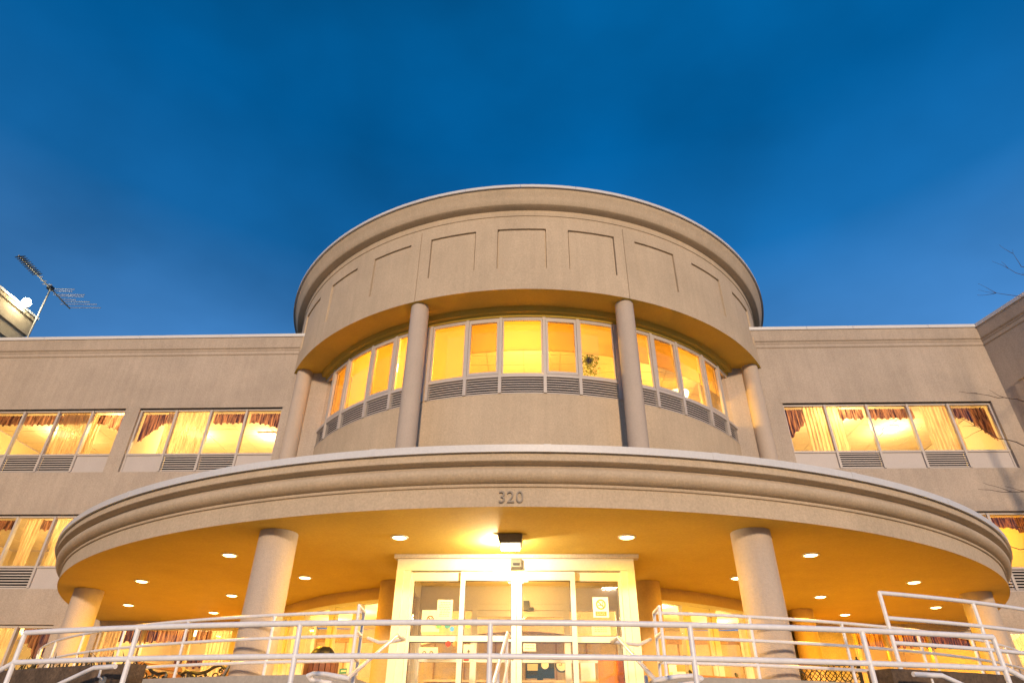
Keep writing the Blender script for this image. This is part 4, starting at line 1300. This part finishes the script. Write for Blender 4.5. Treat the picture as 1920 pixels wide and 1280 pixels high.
# handrails of the central steps
for s, lab in ((-1, 'white handrail of the central steps, left side with a hooked lower end'), (1, 'white handrail of the central steps, right side with a hooked lower end')):
    t = thing('stair_handrail', lab, 'handrail', (s * 1.5, -15.6, -0.17), world=True, group='handrails of the central steps')
    if s < 0:
        pts = [(-1.93, -14.55, 1.20), (-1.72, -14.75, 1.12), (-1.50, -14.85, 1.12), (-1.34, -15.0, 1.13), (-1.38, -15.25, 1.145), (-1.52, -16.82, 0.535), (-1.60, -16.88, 0.545), (-1.75, -16.80, 0.575), (-1.90, -16.75, 0.585), (-1.955, -16.72, 0.57), (-1.93, -16.70, 0.53), (-1.80, -16.70, 0.51), (-1.70, -16.72, 0.50)]
    else:
        pts = [(1.93, -14.55, 1.20), (1.72, -14.80, 1.10), (1.50, -15.05, 1.09), (1.34, -15.2, 1.09), (1.40, -15.4, 1.11), (1.56, -16.95, 0.53), (1.64, -17.0, 0.54), (1.78, -16.95, 0.565), (1.95, -16.9, 0.575), (2.02, -16.85, 0.56), (1.98, -16.82, 0.52), (1.80, -16.8, 0.505)]
    MB().tube(pts, 0.022, 10).build('rail', M['rail'], t, True)
    MB().tube([(s * 1.52, -16.6, -0.165), (s * 1.52, -16.6, 0.60)], 0.02, 8).build('post', M['rail'], t, True)
t = thing('stair_handrail', 'white handrail running down the middle of the central steps, seen end on', 'handrail', (0, -15.6, -0.17), world=True, group='handrails of the central steps')
MB().tube([(0.02, -14.5, 1.22), (0.0, -14.8, 1.235), (-0.03, -16.9, 0.50), (-0.04, -17.1, 0.42), (-0.04, -17.12, 0.2)], 0.024, 10).build('rail', M['rail'], t, True)
MB().tube([(0.06, -14.55, 0.95), (0.03, -14.8, 0.96), (0.02, -16.9, 0.24)], 0.02, 10).build('low_rail', M['rail'], t, True)
for y, z, zb in ((-14.7, 1.23, FZ), (-16.6, 0.61, -0.168)):
    MB().tube([(-0.01, y, zb + 0.003), (-0.01, y, z)], 0.022, 8).build('post', M['rail'], t, True)
# cheek walls of the central steps
for s in (-1, 1):
    o = MB().box(min(s * 1.66, s * 1.95), max(s * 1.66, s * 1.95), -16.05, -15.1, -0.166, 0.60).build('cheek_wall', M['paving'])
    tag(o, 'low stone cheek wall on the %s of the central steps' % ('left' if s < 0 else 'right'), 'wall', 'cheek walls of the central steps')
# brown concrete walls beside the side steps
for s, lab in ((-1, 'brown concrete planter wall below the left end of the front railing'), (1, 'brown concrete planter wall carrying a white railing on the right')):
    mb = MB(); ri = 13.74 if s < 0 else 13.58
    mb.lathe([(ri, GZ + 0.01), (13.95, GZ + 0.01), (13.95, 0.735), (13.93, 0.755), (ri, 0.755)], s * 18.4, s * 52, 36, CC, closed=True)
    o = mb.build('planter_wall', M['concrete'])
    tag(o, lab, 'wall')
ur = railing('ramp_railing', 'white three rail railing standing on the brown concrete wall at the right', 13.90, (1.585, 1.30, 1.03, 0.80)[:3], 19.2, 52, (19.2, 25.6, 32, 38.5, 45), 0.757)
# wall handrails
def wall_handrail(pts, label, br):
    t = thing('wall_handrail', label, 'handrail', Vector(pts[0]), world=True, group='handrails on the concrete walls')
    MB().tube(pts, 0.026, 10).build('rail', M['rail'], t, True)
    for b_ in br:
        b_ = Vector(b_)
        MB().tube([b_, b_ + Vector((0, 0.0, -0.07)), b_ + Vector((0.0, 0.10, -0.10))], 0.011, 6).build('bracket', M['rail'], t, True)
        q = MB(); q.cyl(0, 0, 0.042, 0, 0.012, 16)
        o = q.build('wall_plate', M['alum'], t); o.matrix_basis = Matrix.Translation(b_ + Vector((0, 0.10, -0.10))) @ Matrix.Rotation(rad(90), 4, 'X')
wall_handrail([(-4.40, -16.12, 0.692), (-4.75, -15.95, 0.692), (-5.85, -15.35, 0.40), (-7.2, -14.4, -0.05)], 'white handrail with a bracket on the brown concrete wall at the left', [(-4.62, -16.02, 0.665)])
wall_handrail([(4.49, -16.08, 0.672), (4.86, -15.95, 0.672), (6.0, -15.30, 0.36), (7.2, -14.4, -0.05)], 'white handrail with a bracket on the brown concrete wall at the right', [(4.74, -15.95, 0.645)])

# ------------------------------------------------------------------ benches, bin, plants
def scroll(cx, cy, r, a0, turns, n=22, sx=1):
    return [(cx + sx * r * (1 - 0.75 * i / n) * cos(rad(a0) + 2 * pi * turns * i / n), cy + r * (1 - 0.75 * i / n) * sin(rad(a0) + 2 * pi * turns * i / n)) for i in range(n + 1)]
def bench(label, loc, rotz, lattice=False, W=1.25):
    # local: seat along x, front towards -y
    t = thing('park_bench', label, 'bench', loc, rotz, 'iron benches on the porch')
    t.scale = (0.95, 0.95, 0.95)
    for sx in (0, 1):
        x = -W / 2 if sx == 0 else W / 2
        mb = MB()
        P = lambda pts, r: mb.tube([(x, y, z) for (y, z) in pts], r, 6)
        P([(0.30, 0.0), (0.24, 0.2), (0.21, 0.40), (0.27, 0.62), (0.36, 0.86)], 0.034)             # back leg and back post
        P([(-0.30, 0.0), (-0.22, 0.15), (-0.26, 0.30), (-0.27, 0.42)], 0.028)                       # front leg
        P([(-0.30, 0.42), (0.0, 0.40), (0.21, 0.40)], 0.018)                                         # seat rail
        P([(0.27, 0.66), (0.16, 0.74), (0.05, 0.70), (-0.06, 0.62), (-0.20, 0.58), (-0.30, 0.60)], 0.030)  # arm
        P([(-0.30 + yy, 0.60 + zz) for (yy, zz) in [(-0.0, 0.0), (-0.05, 0.0), (-0.08, -0.03), (-0.07, -0.075), (-0.03, -0.08), (-0.02, -0.05)]], 0.026)
        P([(-0.28, 0.44), (-0.22, 0.52), (-0.24, 0.58)], 0.014)
        for (cy, cz, r) in ((-0.14, 0.49, 0.055), (-0.02, 0.51, 0.06), (0.10, 0.55, 0.075), (0.06, 0.46, 0.035), (0.18, 0.48, 0.045), (0.19, 0.64, 0.04), (-0.08, 0.57, 0.025)):
            P(scroll(cy, cz, r, random.uniform(0, 360), 1.3), 0.014)
        P([(-0.22, 0.16), (-0.05, 0.28), (0.12, 0.26), (0.24, 0.16)], 0.014)
        P(scroll(0.37, 0.875, 0.03, 180, 1.0), 0.016)
        mb.build('end_frame', M['iron'], t, True)
    for k in range(6):
        y = -0.27 + 0.092 * k
        MB().box(-W / 2 - 0.03, W / 2 + 0.03, y, y + 0.07, 0.425, 0.448).build('seat_slat', M['wood'], t)
    zrs = ((0.52, 0.235), (0.63, 0.275), (0.76, 0.325)) if not lattice else ((0.81, 0.345),)
    for (z, y) in zrs:
        mb = MB().box(-W / 2 - 0.03, W / 2 + 0.03, -0.012, 0.012, -0.042, 0.042)
        o = mb.build('back_slat', M['wood'], t); o.location = (0, y - 0.03, z); o.rotation_euler = (rad(-20), 0, 0)
    if lattice:
        mb = MB()
        H = 0.32; W2 = W / 2 - 0.02
        def pt(u, v_): return (u, 0.235 + v_ * 0.32, 0.46 + v_)
        mb.tube([pt(-W2, 0), pt(W2, 0)], 0.012, 6); mb.tube([pt(-W2, H), pt(W2, H)], 0.012, 6)
        k = -W2 - H
        while k < W2:
            for sgn in (1, -1):
                pts = []
                for q in range(2):
                    v_ = H * q
                    pts.append([k + (H - v_ if sgn < 0 else v_) * 0.9, v_])
                (ua, va), (ub, vb) = pts
                # clip to the panel
                def clip(ua, va, ub, vb):
                    if ua > ub: ua, va, ub, vb = ub, vb, ua, va
                    if ub < -W2 or ua > W2: return None
                    if ua < -W2:
                        f_ = (-W2 - ua) / (ub - ua); va = va + f_ * (vb - va); ua = -W2
                    if ub > W2:
                        f_ = (W2 - ua) / (ub - ua); vb = va + f_ * (vb - va); ub = W2
                    return ua, va, ub, vb
                c_ = clip(ua, va, ub, vb)
                if c_ and abs(c_[2] - c_[0]) > 0.02:
                    mb.tube([pt(c_[0], c_[1]), pt(c_[2], c_[3])], 0.007, 4)
            k += 0.085
        for q in range(4):
            u = -W2 + 0.2 + q * 0.26
            mb.tube([pt(u + 0.09 * cos(2 * pi * i / 14), 0.16 + 0.09 * sin(2 * pi * i / 14)) for i in range(15)], 0.009, 5)
        mb.build('lattice_back', M['iron'], t, True)
    return t
bench('black iron bench with scrolled arms and wooden slats left of the big left column', (-5.60, -10.96, FZ), rad(-90 + 14))
bench('black iron bench mostly hidden by the concrete wall, left of the other left bench', (-6.52, -10.83, FZ), rad(90 - 10))
bench('black iron bench with a lattice back right of the big right column', (5.38, -11.3, FZ), rad(156), True)
bench('black iron bench between the entrance and the big right column, only its top showing', (4.15, -9.5, FZ), rad(27))

t = thing('litter_bin', 'litter bin with brown wooden slats and a black dome lid left of the entrance', 'bin', (-3.32, -12.0, FZ))
MB().cyl(0, 0, 0.25, 0.006, 0.70, 20).build('liner', M['dark'], t)
sl_ = MB().box(-0.042, 0.042, -0.285, -0.262, 0.02, 0.72)
SL = sl_.mesh('slat', M['binwood'])
for k in range(18):
    place(SL, 'slat', t, (0, 0, 0), rad(20 * k))
q = MB(); q.lathe([(0.27, 0.70), (0.275, 0.725), (0.25, 0.75)], 0, 360, 28); q.build('rim', M['iron'], t, True)
q = MB(); q.lathe([(0.215, 0.745), (0.215, 0.80), (0.20, 0.86), (0.16, 0.91), (0.10, 0.945), (0.001, 0.96)], 0, 360, 28); q.build('lid', M['iron'], t, True)

t = thing('ornamental_grass', 'tufts of dry spiky grass blades behind the left concrete wall', 'plant', pol(13.5, -26, 0.75, CC), world=True)
gb = MB()
for k in range(60):
    a = random.uniform(-33, -20); r = random.uniform(13.5, 13.7)
    b_ = pol(r, a, 0.70, CC)
    d = Vector((random.uniform(-0.12, 0.12), random.uniform(-0.1, 0.1), random.uniform(0.12, 0.32)))
    s_ = Vector((0.012, 0.004, 0))
    gb.add([b_ - s_, b_ + s_, b_ + d * 0.6 + s_ * 0.7, b_ + d * 0.6 - s_ * 0.7, b_ + d * 1.0 + Vector((d.x * 0.5, d.y * 0.5, -0.02))], [(0, 1, 2, 3), (3, 2, 4)])
o = gb.build('blades', M['grassblade'], t); o['kind'] = 'stuff'

# ------------------------------------------------------------------ left taller block, floodlight, antenna
T = thing('building', 'taller beige block with a moulded parapet rising behind the left wing roof', 'building', (-24.5, -6, GZ), world=True)
LB = -21.0
MB().box(-29, LB, -14, -2.55, GZ, 14.9).build('wall', M['duskstucco'], T)
lp = [(d_ + 0.004, z_) for d_, z_ in [(0.0, 13.2), (0.05, 13.25), (0.05, 13.55), (0.10, 13.6), (0.0, 13.62), (0.0, 14.2), (0.06, 14.24), (0.08, 14.85), (0.14, 14.9), (0.14, 15.05), (-0.4, 15.05), (-0.4, 13.2)]]
extrude_y(lp, -14, -2.50, LB, -1).build('cornice', M['duskstucco'], T)
extrude_y([(0.10, 15.053), (0.18, 15.053), (0.18, 15.16), (-0.42, 15.18), (-0.42, 15.053)], -14, -2.46, LB, -1).build('coping', M['coping'], T)
t = thing('roof_floodlight', 'dazzling white floodlight high on the taller block at the left', 'floodlight', (-20.88, -3.05, 15.28))
t.location = (-20.80, -3.40, 15.25)
MB().box(-0.12, 0.10, -0.12, 0.12, -0.12, 0.12).build('housing', M['bronze'], t)
q = MB()
for i in range(9):
    pass
q.lathe([(0.001, -0.20), (0.10, -0.17), (0.16, -0.08), (0.17, 0.0), (0.12, 0.10), (0.001, 0.14)], 0, 360, 20)
o = q.build('lens', M['flood'], t, True); o.location = (0.16, -0.16, -0.02)
MB().tube([(-0.06, 0, -0.11), (-0.10, 0, -0.30)], 0.025, 8).build('bracket', M['bronze'], t)
lamp('flood_bulb', 'POINT', (0.50, -0.42, 0.0), 80, (1.0, 0.80, 0.46), t, 0.10)

t = thing('tv_antenna', 'long television antenna with many thin rods on the left roof', 'antenna', (-20.40, -2.95, 11.9), world=True)
MB().tube([(-20.40, -2.95, 11.9), (-20.50, -2.95, 16.45)], 0.035, 8).build('mast', M['alum'], t, True)
AZ = 16.40
MB().tube([(-20.37, -5.12, AZ), (-20.65, -1.42, AZ)], 0.028, 8).build('boom', M['alum'], t, True)
for i in range(10):
    f_ = i / 9
    y = -5.05 + 1.12 * f_; x = -20.37 - 0.08 * f_
    mb = MB(); mb.box(x - 0.19, x + 0.17, y - 0.018, y + 0.018, AZ - 0.045, AZ - 0.02)
    mb.box(x - 0.16, x + 0.19, y + 0.02, y + 0.05, AZ + 0.02, AZ + 0.045)
    mb.build('director', M['iron'], t)
for (y, xl, xr_) in ((-3.75, 0.10, 0.12), (-3.45, 0.13, 0.10), (-3.2, 0.22, 0.18), (-2.85, 0.12, 0.98), (-2.70, 0.10, 0.80), (-2.45, 0.18, 1.22), (-2.32, 0.12, 1.10), (-2.1, 0.1, 0.62), (-1.92, 0.12, 1.15), (-1.72, 0.28, 1.38), (-1.46, 0.05, 1.42)):
    x = -20.37 - 0.28 * ((y + 5.12) / 3.7)
    MB().tube([(x - xl, y, AZ + 0.03), (x + xr_, y + 0.06, AZ + 0.03)], 0.015, 6).build('element', M['alum'], t, True)
MB().box(-20.62, -20.42, -3.05, -2.85, AZ - 0.08, AZ + 0.07).build('clamp', M['iron'], t)

# ------------------------------------------------------------------ bare tree at the right
random.seed(21)
t = thing('tree', 'bare leafless tree whose twigs reach in at the right picture edge', 'tree', (15.4, -9.3, GZ), world=True)
trunk = MB()
tp_ = [(15.4, -9.3, GZ), (15.3, -9.3, 2.0), (15.4, -9.25, 5.0), (15.3, -9.3, 8.0), (15.35, -9.25, 10.0), (15.4, -9.25, 11.2), (15.45, -9.3, 12.2)]
trunk.tube(tp_, [0.13, 0.11, 0.085, 0.06, 0.04, 0.025, 0.008], 8)
trunk.build('trunk', M['bark'], t, True)
def branch(p0, d, L, r, lvl, mb):
    pts = [Vector(p0)]; rs = [r]
    d = Vector(d).normalized()
    n = 6
    for i in range(n):
        d = (d + Vector((random.uniform(-.16, .16), random.uniform(-.16, .16), random.uniform(-.12, .16)))).normalized()
        pts.append(pts[-1] + d * L / n); rs.append(max(0.0035, r * (1 - (i + 1) / n * 0.85)))
    mb.tube(pts, rs, 5, False)
    if lvl > 0:
        for q in range(random.randint(3, 5)):
            k = random.randint(2, n - 1)
            sd_ = Vector((random.uniform(-1, 1), random.uniform(-1, 1), random.uniform(-.3, .9))).normalized()
            branch(pts[k], d * 0.8 + sd_ * 0.75, L * random.uniform(.3, .55), rs[k] * 0.65, lvl - 1, mb)
def explicit(pts, r, mb, tw=3):
    pts = [Vector(p) for p in pts]
    out_ = []
    for a, b in zip(pts[:-1], pts[1:]):
        for q in range(4): out_.append(a.lerp(b, q / 4) + Vector([random.uniform(-.03, .03) for _ in range(3)]))
    out_.append(pts[-1])
    mb.tube(out_, [r * (1 - 0.8 * i / (len(out_) - 1)) for i in range(len(out_))], 5, False)
    for q in range(tw):
        k = random.randint(len(out_) // 3, len(out_) - 2)
        branch(out_[k], (out_[k + 1] - out_[k]) + Vector((random.uniform(-.2, .1), random.uniform(-.2, .2), random.uniform(-.15, .25))), random.uniform(.25, .6), 0.008, 0, mb)

EX = [[(15.35, -9.27, 11.0), (14.34, -9.2, 11.35), (13.68, -9.2, 11.92)],
      [(15.35, -9.27, 10.0), (13.85, -9.2, 10.65), (12.91, -9.2, 10.9)],
      [(15.35, -9.27, 11.4), (14.40, -9.2, 11.7), (14.38, -9.25, 12.3)],
      [(15.35, -9.27, 7.0), (12.73, -9.2, 7.43), (12.11, -9.2, 7.52), (11.3, -9.1, 7.75)],
      [(15.35, -9.27, 5.6), (12.23, -9.2, 6.2), (11.58, -9.2, 6.49), (10.96, -9.2, 6.97)],
      [(15.35, -9.27, 4.7), (11.74, -9.2, 5.02), (10.74, -9.2, 5.12)],
      [(15.35, -9.27, 3.0), (11.21, -9.2, 3.73), (10.92, -9.2, 3.84)],
      [(15.35, -9.27, 3.6), (11.6, -9.2, 4.15), (11.25, -9.2, 4.25)]]
for k, pts in enumerate(EX):
    mb = MB(); explicit(pts, 0.018 if k > 2 else 0.013, mb, 2)
    mb.build('branch', M['bark'], t, True)
for k in range(9):
    z = 3.2 + 0.8 * k
    f_ = z / 13.6
    an = random.uniform(-10, 110)
    d = Vector((cos(rad(an)), -sin(rad(an)), random.uniform(0.4, 0.9)))
    mb = MB(); branch((15.35, -9.27, z), d, random.uniform(2.0, 3.2) * (1.1 - 0.4 * f_), 0.045 * (1.2 - f_ * 0.7), 2, mb)
    mb.build('branch', M['bark'], t, True)
